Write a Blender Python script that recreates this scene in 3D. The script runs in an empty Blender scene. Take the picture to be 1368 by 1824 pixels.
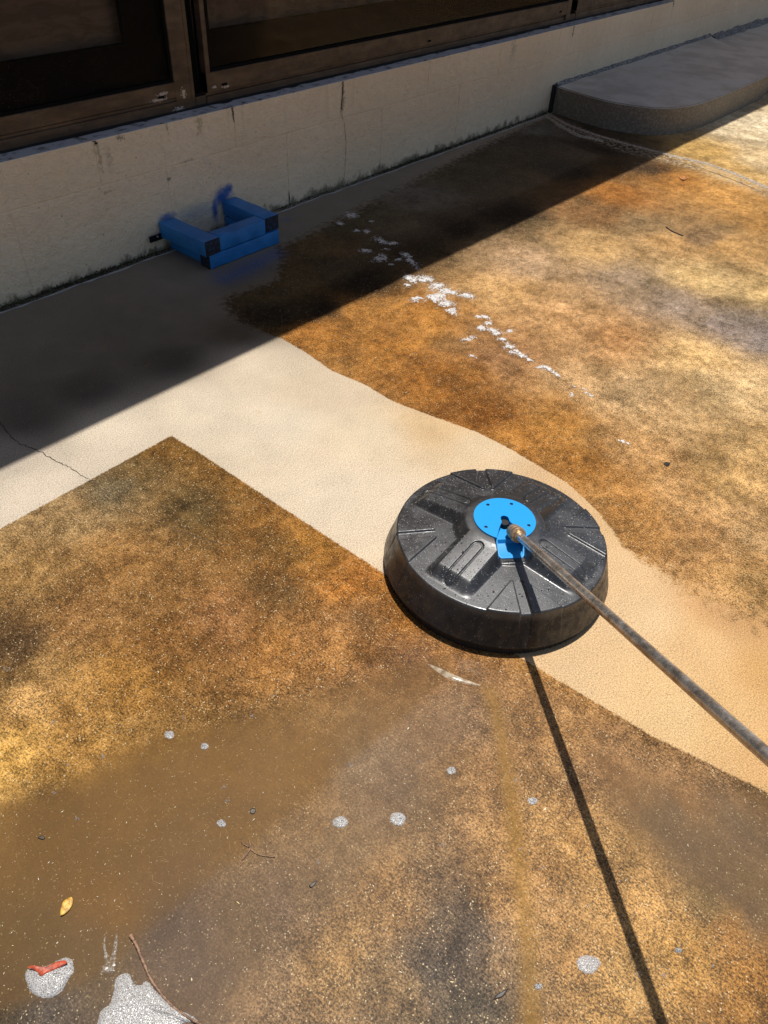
import bpy, bmesh, math, random
import numpy as np
from mathutils import Vector, Matrix
from mathutils.geometry import tessellate_polygon
random.seed(7); rng = np.random.default_rng(5)
sc = bpy.context.scene
col = sc.collection

# ------------------------------------------------------------ camera
CX = np.array([0.64519161, 0.49450256, -0.5824045])
v2 = np.array([-2284., 1366., -1345.]); v2 /= np.linalg.norm(v2)
CY = v2 - (CX @ v2) * CX; CY /= np.linalg.norm(CY)
CZ = np.cross(CX, CY)
RW = np.array([CX, CY, CZ])               # world = RW @ camera vector
CAMH = 1.35
FPX = 1345.0
cam = bpy.data.cameras.new('camera'); camo = bpy.data.objects.new('camera', cam); col.objects.link(camo)
cam.sensor_fit = 'VERTICAL'; cam.sensor_height = 36.0; cam.lens = FPX / 1824 * 36.0
cam.clip_start = 0.02; cam.clip_end = 500
m = Matrix([list(r) for r in RW]).to_4x4(); m.translation = Vector((0, 0, CAMH))
camo.matrix_world = m
sc.camera = camo

# ------------------------------------------------------------ light
SUN = np.array([0.143, 0.075, 1.0]); SUN /= np.linalg.norm(SUN)
sun_el = math.asin(SUN[2]); sun_az = math.atan2(SUN[0], SUN[1])
w = bpy.data.worlds.new('World'); sc.world = w; w.use_nodes = True
wn = w.node_tree; wn.nodes.clear()
sky = wn.nodes.new('ShaderNodeTexSky'); sky.sky_type = 'NISHITA'; sky.sun_disc = False
sky.sun_elevation = sun_el; sky.sun_rotation = sun_az
sky.air_density = 1.0; sky.dust_density = 1.5; sky.ozone_density = 1.0
bgn = wn.nodes.new('ShaderNodeBackground'); bgn.inputs['Strength'].default_value = 0.078
wo = wn.nodes.new('ShaderNodeOutputWorld')
wn.links.new(sky.outputs[0], bgn.inputs[0]); wn.links.new(bgn.outputs[0], wo.inputs[0])
sl = bpy.data.lights.new('sun', 'SUN'); sl.energy = 5.0; sl.angle = math.radians(0.5); sl.color = (1.0, 0.96, 0.90)
so = bpy.data.objects.new('sun', sl); col.objects.link(so)
so.rotation_euler = Vector(SUN.tolist()).to_track_quat('Z', 'Y').to_euler(); so.location = (0, 0, 8)
sc.view_settings.view_transform = 'Standard'; sc.view_settings.look = 'None'
sc.view_settings.exposure = 0.0; sc.view_settings.gamma = 1.0; sc.view_settings.use_curve_mapping = False

# ------------------------------------------------------------ helpers
def G(px, py, z=0.0):
    d = RW @ np.array([px - 684., -(py - 912.), -FPX]); t = (z - CAMH) / d[2]
    return np.array([0, 0, CAMH]) + t * d
def lin(c):
    c = np.asarray(c, float) / 255.
    return np.where(c <= 0.04045, c / 12.92, ((c + 0.055) / 1.055) ** 2.4)
def tag(o, label=None, cat=None, group=None, kind=None):
    if label: o['label'] = label
    if cat: o['category'] = cat
    if group: o['group'] = group
    if kind: o['kind'] = kind
    return o
def empty(name, loc=(0, 0, 0), rz=0):
    o = bpy.data.objects.new(name, None); col.objects.link(o); o.location = loc; o.rotation_euler.z = rz
    o.empty_display_size = 0.05
    return o
def obj(name, me_or_bm, mat=None, parent=None, smooth=False, angle=None):
    if isinstance(me_or_bm, bmesh.types.BMesh):
        me = bpy.data.meshes.new(name); me_or_bm.to_mesh(me); me_or_bm.free()
    else: me = me_or_bm
    if mat:
        me.materials.clear()
        for mm in (mat if isinstance(mat, (list, tuple)) else [mat]): me.materials.append(mm)
    if smooth or angle:
        me.shade_smooth()
        if angle:
            try: me.set_sharp_from_angle(angle=math.radians(angle))
            except Exception: pass
    o = bpy.data.objects.new(name, me); col.objects.link(o)
    if parent: o.parent = parent
    return o
def mesh_np(name, V, F):
    me = bpy.data.meshes.new(name)
    V = np.asarray(V, np.float32); F = np.asarray(F, np.int32)
    k = F.shape[1]
    me.vertices.add(len(V)); me.vertices.foreach_set('co', V.ravel())
    me.loops.add(F.size); me.loops.foreach_set('vertex_index', F.ravel())
    me.polygons.add(len(F)); me.polygons.foreach_set('loop_start', np.arange(0, F.size, k, dtype=np.int32))
    me.polygons.foreach_set('loop_total', np.full(len(F), k, np.int32))
    me.update(calc_edges=True); me.validate()
    return me
def bx(bm, x0, x1, y0, y1, z0, z1, bev=0.0, M=None, seg=1):
    r = bmesh.ops.create_cube(bm, size=1.0)
    vs = r['verts']
    for v in vs:
        v.co = Vector(((x0 + x1) / 2 + v.co.x * (x1 - x0), (y0 + y1) / 2 + v.co.y * (y1 - y0), (z0 + z1) / 2 + v.co.z * (z1 - z0)))
        if M is not None: v.co = M @ v.co
    if bev > 0:
        es = list({e for v in vs for e in v.link_edges})
        bmesh.ops.bevel(bm, geom=es, offset=bev, segments=seg, affect='EDGES', profile=0.5)
    return bm
def box(name, x0, x1, y0, y1, z0, z1, mat, parent=None, bev=0.0, seg=1):
    bm = bmesh.new(); bx(bm, x0, x1, y0, y1, z0, z1, bev, seg=seg)
    return obj(name, bm, mat, parent)
# 2-D value noise
def vnoise(x, y, seed=0):
    xi = np.floor(x).astype(np.int64); yi = np.floor(y).astype(np.int64); fx = x - xi; fy = y - yi
    fx = fx * fx * (3 - 2 * fx); fy = fy * fy * (3 - 2 * fy)
    def hsh(a, b):
        n = (a * 374761393 + b * 668265263 + seed * 1442695041) & 0xffffffff
        n = ((n ^ (n >> 13)) * 1274126177) & 0xffffffff
        return ((n ^ (n >> 16)) & 0xffff) / 65535.
    return (hsh(xi, yi) * (1 - fx) + hsh(xi + 1, yi) * fx) * (1 - fy) + (hsh(xi, yi + 1) * (1 - fx) + hsh(xi + 1, yi + 1) * fx) * fy
def fbm(x, y, seed=0, octv=4):
    s = 0; a = .5; t = 0
    for i in range(octv):
        s = s + a * vnoise(x * 2 ** i, y * 2 ** i, seed + i); t += a; a *= .5
    return s / t - .5

# ------------------------------------------------------------ material helpers
class NT:
    def __init__(s, name):
        s.m = bpy.data.materials.new(name); s.m.use_nodes = True; s.t = s.m.node_tree; s.t.nodes.clear()
        s.out = s.t.nodes.new('ShaderNodeOutputMaterial')
        s.b = s.t.nodes.new('ShaderNodeBsdfPrincipled'); s.l(s.b.outputs[0], s.out.inputs[0])
        s._pos = None
    def n(s, ty, **kw):
        nd = s.t.nodes.new(ty)
        for k, v in kw.items(): setattr(nd, k, v)
        return nd
    def l(s, a, b): s.t.links.new(a, b)
    def put(s, sock, v):
        if isinstance(v, bpy.types.NodeSocket): s.l(v, sock)
        elif isinstance(v, (tuple, list, np.ndarray)) and len(v) == 3 and sock.type == 'RGBA': sock.default_value = (*[float(q) for q in v], 1)
        else: sock.default_value = v
    def pos(s, obj_space=False):
        if obj_space: return s.n('ShaderNodeTexCoord').outputs['Object']
        if s._pos is None: s._pos = s.n('ShaderNodeNewGeometry').outputs['Position']
        return s._pos
    def math(s, op, a, b=0.0, c=0.0, clamp=False):
        nd = s.n('ShaderNodeMath', operation=op, use_clamp=clamp)
        s.put(nd.inputs[0], a); s.put(nd.inputs[1], b); s.put(nd.inputs[2], c); return nd.outputs[0]
    def noise(s, scale, detail=2.0, rough=.5, vec=None, stretch=None, obj_space=False, dist=0.0):
        v = vec if vec is not None else s.pos(obj_space)
        if stretch:
            mp = s.n('ShaderNodeMapping'); s.l(v, mp.inputs['Vector']); mp.inputs['Scale'].default_value = stretch; v = mp.outputs[0]
        nd = s.n('ShaderNodeTexNoise'); s.l(v, nd.inputs['Vector'])
        nd.inputs['Scale'].default_value = scale; nd.inputs['Detail'].default_value = detail; nd.inputs['Roughness'].default_value = rough
        nd.inputs['Distortion'].default_value = dist
        return nd.outputs['Fac']
    def vor(s, scale, feature='F1', rnd=1.0, out='Distance', vec=None):
        nd = s.n('ShaderNodeTexVoronoi', feature=feature); s.l(vec if vec is not None else s.pos(), nd.inputs['Vector'])
        nd.inputs['Scale'].default_value = scale; nd.inputs['Randomness'].default_value = rnd
        return nd.outputs[out]
    def ss(s, v, a, b, lo=0.0, hi=1.0):
        nd = s.n('ShaderNodeMapRange', interpolation_type='SMOOTHSTEP'); s.put(nd.inputs[0], v)
        s.put(nd.inputs[1], a); s.put(nd.inputs[2], b); s.put(nd.inputs[3], lo); s.put(nd.inputs[4], hi); return nd.outputs[0]
    def mr(s, v, a, b, lo=0.0, hi=1.0):
        nd = s.n('ShaderNodeMapRange'); s.put(nd.inputs[0], v)
        s.put(nd.inputs[1], a); s.put(nd.inputs[2], b); s.put(nd.inputs[3], lo); s.put(nd.inputs[4], hi); return nd.outputs[0]
    def mix(s, f, a, b, mode='MIX'):
        nd = s.n('ShaderNodeMix', data_type='RGBA', blend_type=mode)
        s.put(nd.inputs[0], f); s.put(nd.inputs[6], a); s.put(nd.inputs[7], b); return nd.outputs[2]
    def scale(s, c, f):
        nd = s.n('ShaderNodeVectorMath', operation='SCALE'); s.put(nd.inputs[0], c) if isinstance(c, bpy.types.NodeSocket) else setattr(nd.inputs[0], 'default_value', c)
        s.put(nd.inputs[3], f); return nd.outputs[0]
    def bump(s, h, strength=.5, dist=.001, normal=None):
        nd = s.n('ShaderNodeBump'); s.put(nd.inputs['Height'], h); nd.inputs['Strength'].default_value = strength; nd.inputs['Distance'].default_value = dist
        if normal is not None: s.l(normal, nd.inputs['Normal'])
        return nd.outputs[0]
    def attr(s, name, out='Fac'):
        nd = s.n('ShaderNodeAttribute'); nd.attribute_name = name; return nd.outputs[out]
    def set(s, **kw):
        for k, v in kw.items(): s.put(s.b.inputs[k.replace('_', ' ')], v)
        return s

# ============================================================ GROUND
KLIT = 1.58
stain_pts = [
(620,480,96,76,45),(560,590,168,110,45),(700,620,178,118,50),(650,560,178,120,55),(800,680,168,108,42),(760,560,195,132,60),(860,740,142,88,32),
(930,780,182,122,55),(1000,760,188,130,62),(1050,830,180,122,56),(1100,900,190,134,72),(1200,880,202,152,95),(1300,850,205,158,98),(1150,800,202,152,96),
(900,520,214,164,104),(1000,560,212,160,104),(950,470,200,160,118),(1100,600,196,142,88),(1200,540,165,138,112),(1120,500,176,145,112),(1300,580,152,130,112),(1368,605,145,126,112),
(1050,440,205,160,102),(1250,500,224,182,120),(1368,520,224,182,120),(1300,440,206,156,94),(1200,430,212,162,102),(1050,380,140,98,56),
(1150,402,150,118,78),(1250,425,155,120,82),(1100,345,178,115,50),(1200,320,200,135,62),(1250,270,215,168,95),(1300,350,215,155,82),
(1368,290,230,195,145),(1368,400,190,138,74),(1330,235,235,205,160),(1368,230,238,210,168),(1300,300,222,175,105),
(900,640,168,120,76),(1050,680,205,160,108),(1120,700,214,170,118),(1300,700,222,180,124),(1368,700,226,184,128),(1250,640,222,176,114),
(1200,760,210,166,112),(1368,800,208,164,106),(1368,950,200,155,102),(1250,960,188,138,84),(1150,930,182,130,72),(1368,1050,200,150,90),
(305,800,132,92,40),(400,850,142,96,40),(250,850,122,92,50),(200,870,120,100,70),(130,900,165,130,85),(100,930,182,144,94),(50,1000,165,124,72),(200,1000,165,118,64),
(350,900,118,88,46),(450,950,142,96,42),(550,980,165,112,48),(620,1040,178,116,52),(640,1110,138,98,58),(300,1050,146,103,54),
(150,1100,152,108,60),(400,1100,164,114,66),(500,1150,164,112,56),(20,1150,92,66,38),(50,1250,205,155,92),(10,1220,120,88,48),
(150,1250,166,120,62),(30,1350,216,164,86),(150,1330,180,132,68),(250,1200,160,112,52),(300,1150,138,94,46),(600,1150,172,120,66),
(750,1180,140,96,56),(800,1160,165,112,56),(700,1090,170,112,50),(520,1060,125,88,46),
(100,1480,120,86,40),(250,1400,135,97,46),(400,1350,140,100,48),(400,1500,134,98,50),(200,1600,130,92,46),(80,1700,100,80,46),
(20,1780,70,54,30),(550,1350,150,108,54),(310,1700,102,82,66),(355,1740,106,84,64),(300,1655,96,76,60),(500,1600,128,100,74),
(600,1500,144,112,74),(540,1580,132,102,68),(430,1640,118,92,62),(700,1400,142,112,82),(450,1750,145,112,76),(660,1350,148,118,86),(800,1290,156,120,84),(850,1400,155,112,66),(700,1600,155,114,68),  # greyer points here also carry the wet slab's sky reflection
(600,1700,165,124,74),(820,1640,104,84,64),(790,1700,94,78,62),(850,1790,100,84,64),(700,1750,145,112,72),(950,1600,180,132,78),
(950,1480,174,128,74),(1000,1300,178,130,76),(1050,1500,196,146,84),(1100,1600,196,146,84),(1000,1700,182,134,78),(1100,1750,186,140,80),
(1200,1700,190,140,74),(1300,1650,180,128,68),(1340,1750,168,116,54),(1368,1824,156,108,50),(1250,1500,136,106,72),(1330,1480,134,104,72),(1290,1560,134,104,70),(1180,1450,136,106,72),(1340,1620,134,104,70),
(1368,1600,138,106,68),(1100,1350,154,112,68),(1200,1400,158,116,72),(1250,1600,144,112,68),(980,1210,185,132,72),(1368,1420,150,112,72),
(120,1790,96,84,72),(200,1720,110,88,60),
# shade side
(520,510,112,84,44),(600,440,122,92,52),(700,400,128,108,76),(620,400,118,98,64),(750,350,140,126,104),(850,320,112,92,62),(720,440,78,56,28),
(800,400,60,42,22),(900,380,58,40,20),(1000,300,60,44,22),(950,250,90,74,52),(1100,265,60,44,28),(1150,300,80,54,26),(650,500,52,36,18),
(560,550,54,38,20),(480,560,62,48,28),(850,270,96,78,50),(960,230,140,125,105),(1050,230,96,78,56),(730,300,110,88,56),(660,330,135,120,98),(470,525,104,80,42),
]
clean_pts = [
(50,880,214,198,168),(200,760,218,202,170),(350,720,220,203,170),(500,750,220,203,170),(450,650,216,198,165),(650,780,220,200,162),(560,700,210,190,155),
(700,900,222,203,168),(850,800,220,194,150),(1000,860,214,178,128),(600,880,220,202,168),(1100,1000,222,186,134),(1150,1100,224,190,138),
(1000,1200,220,186,134),(1250,1150,222,182,124),(1368,1200,212,166,102),(1200,1260,224,188,130),(1368,1350,212,168,108),(1350,1100,202,156,98),
(950,1180,222,186,134),(780,760,214,182,132),(1300,1290,216,176,116),(1090,940,214,178,124),(1280,1090,205,160,104),
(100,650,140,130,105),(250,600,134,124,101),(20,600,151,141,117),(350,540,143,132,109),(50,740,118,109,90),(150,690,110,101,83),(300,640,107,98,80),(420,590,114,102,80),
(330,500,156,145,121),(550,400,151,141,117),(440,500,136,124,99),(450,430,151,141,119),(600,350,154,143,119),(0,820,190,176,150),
]
def clean_poly():
    P = [(-700,1300),(0,942),(305,776),(345,800),(500,902),(685,1022),(945,1182),(1160,1310),(1368,1412),(1700,1560),
         (2100,1300),(1700,1185),(1368,1110),(1290,1078),(1220,1047),(1160,1010),(1112,975),(1092,945),(1062,908),(1010,860),(960,830),(900,795),(850,770),(780,745),
         (700,715),(650,685),(590,660),(545,628),(500,602),(462,590),(425,570),(402,548),(404,530),(450,515),(492,500),(500,470),(494,440),(560,412),(640,370),(760,310),(850,265),(935,225),(985,205),
         (960,196),(615,322),(292,446),(0,545),(-400,700)]
    return np.array([G(*p)[:2] for p in P])
def sdist(P, Q):
    n = len(Q); d = np.full(len(P), 1e9); ins = np.zeros(len(P), bool)
    for i in range(n):
        a = Q[i]; b = Q[(i + 1) % n]; ab = b - a; pa = P - a
        t = np.clip((pa @ ab) / (ab @ ab), 0, 1); q = pa - t[:, None] * ab
        d = np.minimum(d, np.hypot(q[:, 0], q[:, 1]))
        c = ((a[1] > P[:, 1]) != (b[1] > P[:, 1]))
        with np.errstate(divide='ignore', invalid='ignore'):
            xi = (b[0] - a[0]) * (P[:, 1] - a[1]) / (b[1] - a[1]) + a[0]
        ins ^= c & (P[:, 0] < xi)
    return np.where(ins, d, -d)
def idw(P, pts, p=3.2):
    Q = np.array([G(a[0], a[1])[:2] for a in pts]); C = np.array([lin(a[2:5]) for a in pts]) / KLIT
    num = np.zeros((len(P), 3)); den = np.zeros(len(P))
    for q, c in zip(Q, C):
        wgt = 1.0 / ((P[:, 0] - q[0]) ** 2 + (P[:, 1] - q[1]) ** 2 + 2e-4) ** (p / 2)
        num += wgt[:, None] * c; den += wgt
    return num / den[:, None]
def field(P, lst, default, warp=None):      # list of (polygon px, soft metres, value)
    out = np.full(len(P), float(default))
    for poly, soft, val in lst:
        s = sdist(P, np.array([G(*p)[:2] for p in poly]))
        k = np.clip(s / soft * .5 + .5, 0, 1); k = k * k * (3 - 2 * k)
        out = out * (1 - k) + val * k
    return out
xs = np.concatenate([np.arange(-6, -1, .25), np.arange(-1, -.4, .05), np.arange(-.4, 2.6, .008), np.arange(2.6, 7.4, .02), np.arange(7.4, 14, .25)])
ys = np.concatenate([np.arange(-8, -1.2, .25), np.arange(-1.2, -.6, .04), np.arange(-.6, 2.64, .008)])
NX, NY = len(xs), len(ys)
XX, YY = np.meshgrid(xs, ys)
P = np.stack([XX.ravel(), YY.ravel()], 1)
idx = np.arange(NX * NY).reshape(NY, NX)
F = np.stack([idx[:-1, :-1].ravel(), idx[:-1, 1:].ravel(), idx[1:, 1:].ravel(), idx[1:, :-1].ravel()], 1)
gme = mesh_np('concrete_patio', np.column_stack([P, np.zeros(len(P))]), F)
det = field(P, [
    ([(-100,1450),(120,1400),(250,1320),(450,1290),(560,1300),(660,1330),(560,1420),(430,1540),(330,1640),(250,1700),(180,1760),(-100,1800)], .07, .16),
    ([(1060,1340),(1240,1400),(1450,1430),(1500,1700),(1368,1690),(1260,1610),(1150,1520),(1090,1440)], .05, .16),
    ([(240,1660),(420,1560),(470,1560),(470,1760),(350,1900),(180,1900),(160,1780)], .06, .18),
    ([(640,1260),(840,1230),(780,1450),(600,1600),(450,1640),(500,1500)], .06, .42),
    ([(-100,300),(1000,100),(1368,60),(1368,180),(0,820),(-200,900)], .05, .55)], 1.0)
Wp = P + np.stack([fbm(P[:, 0] * 7, P[:, 1] * 7, 3), fbm(P[:, 0] * 7, P[:, 1] * 7, 9)], 1) * .10 + np.stack([fbm(P[:, 0] * 30, P[:, 1] * 30, 13), fbm(P[:, 0] * 30, P[:, 1] * 30, 19)], 1) * .03
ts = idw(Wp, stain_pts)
# broad swirls left by the scrubbing, softer and darker algae patches
sw = fbm(P[:, 0] * 9 + fbm(P[:, 0] * 2, P[:, 1] * 2, 5) * 4, P[:, 1] * 2.6, 21, 5)
ts = np.clip(ts, .003, 1) ** 1.08 * np.array([.93, 1.01, 1.12])
sw2 = fbm(P[:, 0] * 20 + sw * 6, P[:, 1] * 12, 61, 5); sw3 = fbm(P[:, 0] * 40, P[:, 1] * 26, 71, 3)
dm = .25 + .75 * det; wgt_ = np.clip(1 + dm * (.42 * sw + .62 * sw2 + .6 * sw3), .25, 2.2)
ts = ts * np.stack([wgt_, wgt_ ** 1.12, wgt_ ** 1.35], 1)
al = (1 - field(P, [([(-200,1300),(800,1200),(700,1600),(500,1900),(-200,1900)], .2, .85)], 0.0))[:, None] * np.clip(fbm(P[:, 0] * 5, P[:, 1] * 6, 41, 5) * 6 - .5, 0, 1)[:, None]
ts = ts * (1 - .36 * al) + np.array([.040, .030, .012]) * .36 * al
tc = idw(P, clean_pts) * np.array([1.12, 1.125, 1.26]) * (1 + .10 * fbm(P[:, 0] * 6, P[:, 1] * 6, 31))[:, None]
sd = sdist(P, clean_poly())
sd = np.clip(sd, -1, 1)
# sharpness of the clean edge: soft along the right part of the upper edge
soft = field(P, [([(1130,930),(1500,1050),(1500,1300),(1368,1180),(1200,1060)], .10, 1.0), ([(380,330),(1000,180),(960,330),(500,480),(400,640),(330,520)], .2, .6)], 0.0)
wet = field(P, [
    ([(-300,1400),(100,1370),(300,1250),(520,1180),(700,1120),(780,1140),(900,1190),(960,1200),(1160,1325),(1368,1430),(1800,1600),(1700,2400),(-300,2400)], .05, .9),
    ([(-300,1000),(300,790),(640,1040),(700,1180),(500,1250),(100,1400),(-300,1500)], .06, .25),
    ([(-100,560),(985,215),(1368,200),(1500,100),(1300,260),(1000,350),(500,590),(400,620),(0,820)], .05, .62),
    ([(420,590),(500,600),(1150,290),(1200,260),(1000,270),(700,400),(560,480)], .05, .85),
    ([(520,600),(1000,365),(1150,300),(1368,260),(1368,700),(1200,650),(1000,520),(900,640),(800,700),(650,640)], .10, .35)], 0.1)
wet *= 1
blue = field(P, [([(400,486),(440,466),(494,446),(505,452),(450,486),(420,500),(396,506),(380,500),(384,486)], .055, 1.0),
                 ([(500,392),(512,384),(520,392),(508,398)], .02, .6)], 0.0)
stripe = field(P, [([(862,1225),(882,1225),(905,1320),(925,1450),(945,1600),(955,1720),(965,1850),(930,1850),(928,1700),(915,1560),(900,1430),(885,1320)], .018, 1.0)], 0.0)
film = field(P, [([(-400,1440),(60,1430),(230,1330),(420,1285),(700,1190),(800,1165),(805,1200),(762,1240),(700,1296),(624,1358),(520,1446),(430,1520),(340,1594),(250,1668),(205,1722),(120,1770),(-400,1900)], .013, 1.0)], 0.0)  # golden tint painted for the dark eave mirrored in the wet slab
sky_refl = field(P, [([(150,1740),(240,1640),(430,1490),(624,1330),(740,1225),(800,1185),(900,1230),(900,1330),(800,1480),(640,1600),(520,1720),(400,1900),(100,1900)], .16, 1.0)], 0.0) * (1 - film)  # grey-brown tint painted for the sky mirrored beyond the eave edge
pale = field(P, [([(985,205),(1060,240),(1150,262),(1260,290),(1368,332),(1368,352),(1230,300),(1100,268),(1000,228)], .05, 1.0)], 0.0)
def addf(me, name, v):
    a = me.attributes.new(name, 'FLOAT', 'POINT'); a.data.foreach_set('value', np.asarray(v, np.float32))
def addc(me, name, v):
    a = me.attributes.new(name, 'FLOAT_COLOR', 'POINT'); a.data.foreach_set('color', np.column_stack([v, np.ones(len(v))]).astype(np.float32).ravel())
addc(gme, 'stain', np.clip(ts, .004, .9)); addc(gme, 'clean', np.clip(tc, .004, .9))
for k_, v_ in (('sd', sd), ('soft', soft), ('det', det), ('wet', wet), ('blue', blue), ('stripe', stripe), ('pale', pale), ('film', film), ('sky_refl', sky_refl)): addf(gme, k_, v_)

g = NT('concrete')
stain = g.attr('stain', 'Color'); clean = g.attr('clean', 'Color'); A = {k: g.attr(k) for k in ('sd', 'soft', 'det', 'wet', 'blue', 'stripe', 'pale', 'film', 'sky_refl')}
n_f = g.noise(420, 2.0, .6)          # grain
n_m = g.noise(150, 3.0, .6)
n_c = g.noise(38, 4.0, .62)
n_l = g.noise(9, 4.0, .6)
n_s = g.noise(210, 3.0, .6, stretch=(1.0, .38, 1.0))      # brush finish, runs away from the house
n_g = g.noise(300, 2.0, .65, stretch=(1.0, .8, 1.0))
n_h = g.noise(520, 1.0, .5)
fine = g.math('ADD', g.math('MULTIPLY', n_g, .5), g.math('ADD', g.math('MULTIPLY', n_h, .22), g.math('MULTIPLY', n_s, .28)))
mid = g.math('ADD', g.math('MULTIPLY', g.mr(n_c, .3, .7, -1, 1), .045), g.math('MULTIPLY', g.mr(n_l, .3, .7, -1, 1), .035))
lev = g.math('ADD', fine, mid)
k1 = g.ss(lev, .38, .63)
hi = g.mr(A['det'], 0, 1, 1.12, 1.95); lo_ = g.mr(A['det'], 0, 1, .90, .30)
modu = g.math('ADD', lo_, g.math('MULTIPLY', g.math('SUBTRACT', hi, lo_), k1))
sc_ = g.scale(stain, modu)
# pale sand grains showing through the algae film
spk = g.math('MULTIPLY', g.ss(lev, .56, .66), g.mr(A['det'], .1, 1, .10, .8))
sc_ = g.mix(g.math('MULTIPLY', spk, .6), sc_, g.mix(.5, g.scale(stain, 2.4), (.60, .42, .21)))
sp2 = g.ss(g.vor(170), .26, .16)
sp2 = g.math('MULTIPLY', sp2, g.ss(g.noise(60, 2), .47, .60))
sc_ = g.mix(g.math('MULTIPLY', sp2, g.mr(A['det'], 0, 1, .25, .8)), sc_, (.62, .49, .29))
dk = g.math('MULTIPLY', g.ss(g.noise(55, 5, .75), .53, .68), A['det'])
sc_ = g.mix(g.math('MULTIPLY', dk, .34), sc_, g.mix(.5, g.scale(stain, .38), g.scale(sc_, .5)))
sc_ = g.mix(g.math('MULTIPLY', A['stripe'], g.mr(n_m, .3, .7, .45, .75)), sc_, (.24, .12, .012))
sc_ = g.mix(g.math('MULTIPLY', A['film'], .72), sc_, g.mix(.62, g.mix(1.0, sc_, (.80, .74, .52), 'MULTIPLY'), (.148, .076, .021)))  # film: tint painted for the mirrored eave
sc_ = g.mix(g.math('MULTIPLY', A['sky_refl'], .62), sc_, g.scale(g.mix(.4, sc_, (.205, .120, .058)), g.mr(k1, 0, 1, .86, 1.14)))
# cleaned concrete
cm = g.math('ADD', 1.0, g.math('ADD', g.math('MULTIPLY', g.mr(n_g, .3, .7, -1, 1), .32), g.math('ADD', g.math('MULTIPLY', g.mr(n_h, .3, .7, -1, 1), .30), g.math('MULTIPLY', g.mr(n_l, .3, .7, -1, 1), .07))))
cc = g.scale(clean, cm)
pit = g.math('MULTIPLY', g.ss(g.vor(130), .20, .12), g.ss(g.noise(40, 2), .46, .58))
cc = g.mix(g.math('MULTIPLY', pit, .65), cc, (.10, .075, .045))
rust = g.math('MULTIPLY', g.ss(n_c, .54, .72), g.ss(n_l, .50, .66))
cc = g.mix(g.math('MULTIPLY', rust, .35), cc, (.36, .20, .07))
cc = g.mix(g.math('MULTIPLY', g.ss(g.vor(70), .10, .06), .5), cc, (.62, .54, .40))
# edge between them
edge = g.math('ADD', A['sd'], g.math('ADD', g.math('MULTIPLY', g.mr(n_m, .3, .7, -1, 1), g.mr(A['soft'], 0, 1, .0022, .03)), g.math('MULTIPLY', g.mr(n_c, .3, .7, -1, 1), g.mr(A['soft'], 0, 1, .0016, .06))))
ef = g.ss(edge, g.mr(A['soft'], 0, 1, -.003, -.06), g.mr(A['soft'], 0, 1, .003, .06))
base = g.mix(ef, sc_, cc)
base = g.mix(g.math('MULTIPLY', A['pale'], g.ss(g.noise(45, 5, .75), .46, .60)), base, (.42, .33, .22))
base = g.mix(g.math('MULTIPLY', A['blue'], g.ss(g.noise(90, 5, .75), .38, .66, .12, .85)), base, (.012, .10, .34))
wetn = g.math('MULTIPLY', A['wet'], g.ss(g.math('ADD', g.noise(18, 3, .6), g.math('MULTIPLY', A['wet'], .4)), .45, .72))
bmp = g.bump(g.math('ADD', g.math('MULTIPLY', n_f, 1.4), g.math('ADD', g.math('MULTIPLY', n_m, .4), g.math('MULTIPLY', n_s, .6))), .18, .0008)
cn = g.bump(g.noise(14, 2), .25, .002)
g.set(Base_Color=base, Roughness=g.mr(wetn, 0, 1, .9, .55), Coat_Weight=g.math('MULTIPLY', wetn, .30), Specular_IOR_Level=.22, Coat_Roughness=.06, Coat_IOR=1.36, Normal=bmp, Coat_Normal=cn, IOR=1.4)
CONC = g.m
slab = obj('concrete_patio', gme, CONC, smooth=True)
tag(slab, 'stained brown concrete slab half cleaned to pale concrete, wet in front', kind='structure')

g2 = NT('outer_ground'); g2.set(Base_Color=g2.mix(g2.ss(g2.noise(1.2, 5), .4, .6), (.30, .22, .13), (.20, .13, .06)), Roughness=.9)
bm = bmesh.new(); bmesh.ops.create_grid(bm, x_segments=8, y_segments=8, size=150, matrix=Matrix.Translation((0, 0, -.03)))
tag(obj('ground', bm, g2.m), 'open concrete ground round the house', kind='structure')

# ---- cracks in the slab
ck = NT('crack_dark'); ck.set(Base_Color=(.05, .038, .025), Roughness=.95)
def ribbon(name, pts, w0, z, mat, parent, jitter=.002, sub=6, wvar=.6):
    Q = []
    for a, b in zip(pts[:-1], pts[1:]):
        for i in range(sub): Q.append(np.array(a) * (1 - i / sub) + np.array(b) * i / sub)
    Q.append(np.array(pts[-1])); Q = np.array(Q)
    Q[1:-1] += rng.normal(0, jitter, Q[1:-1].shape)
    V = []; Fc = []
    for i, q in enumerate(Q):
        t = Q[min(i + 1, len(Q) - 1)] - Q[max(i - 1, 0)]; t = t / (np.linalg.norm(t) + 1e-9); nn = np.array([-t[1], t[0]])
        ww = w0 * (1 - wvar * random.random()) * min(1, (len(Q) - 1 - i) / 5 + .15)
        V += [(*(q + nn * ww), z), (*(q - nn * ww), z)]
        if i: Fc.append((2 * i - 2, 2 * i - 1, 2 * i + 1, 2 * i))
    return obj(name, mesh_np(name, V, Fc), mat, parent)
crk1 = [G(*p)[:2] for p in [(-60,715),(0,752),(15,772),(35,790),(55,797),(75,808),(100,822),(125,832),(145,846),(162,856)]]
ribbon('crack', crk1, .0016, .0006, ck.m, slab)
crk2 = [G(*p)[:2] for p in [(162,856),(190,880),(230,910),(290,935),(330,950),(390,968),(440,975)]]
ribbon('crack', crk2, .0009, .0006, ck.m, slab)

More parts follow.
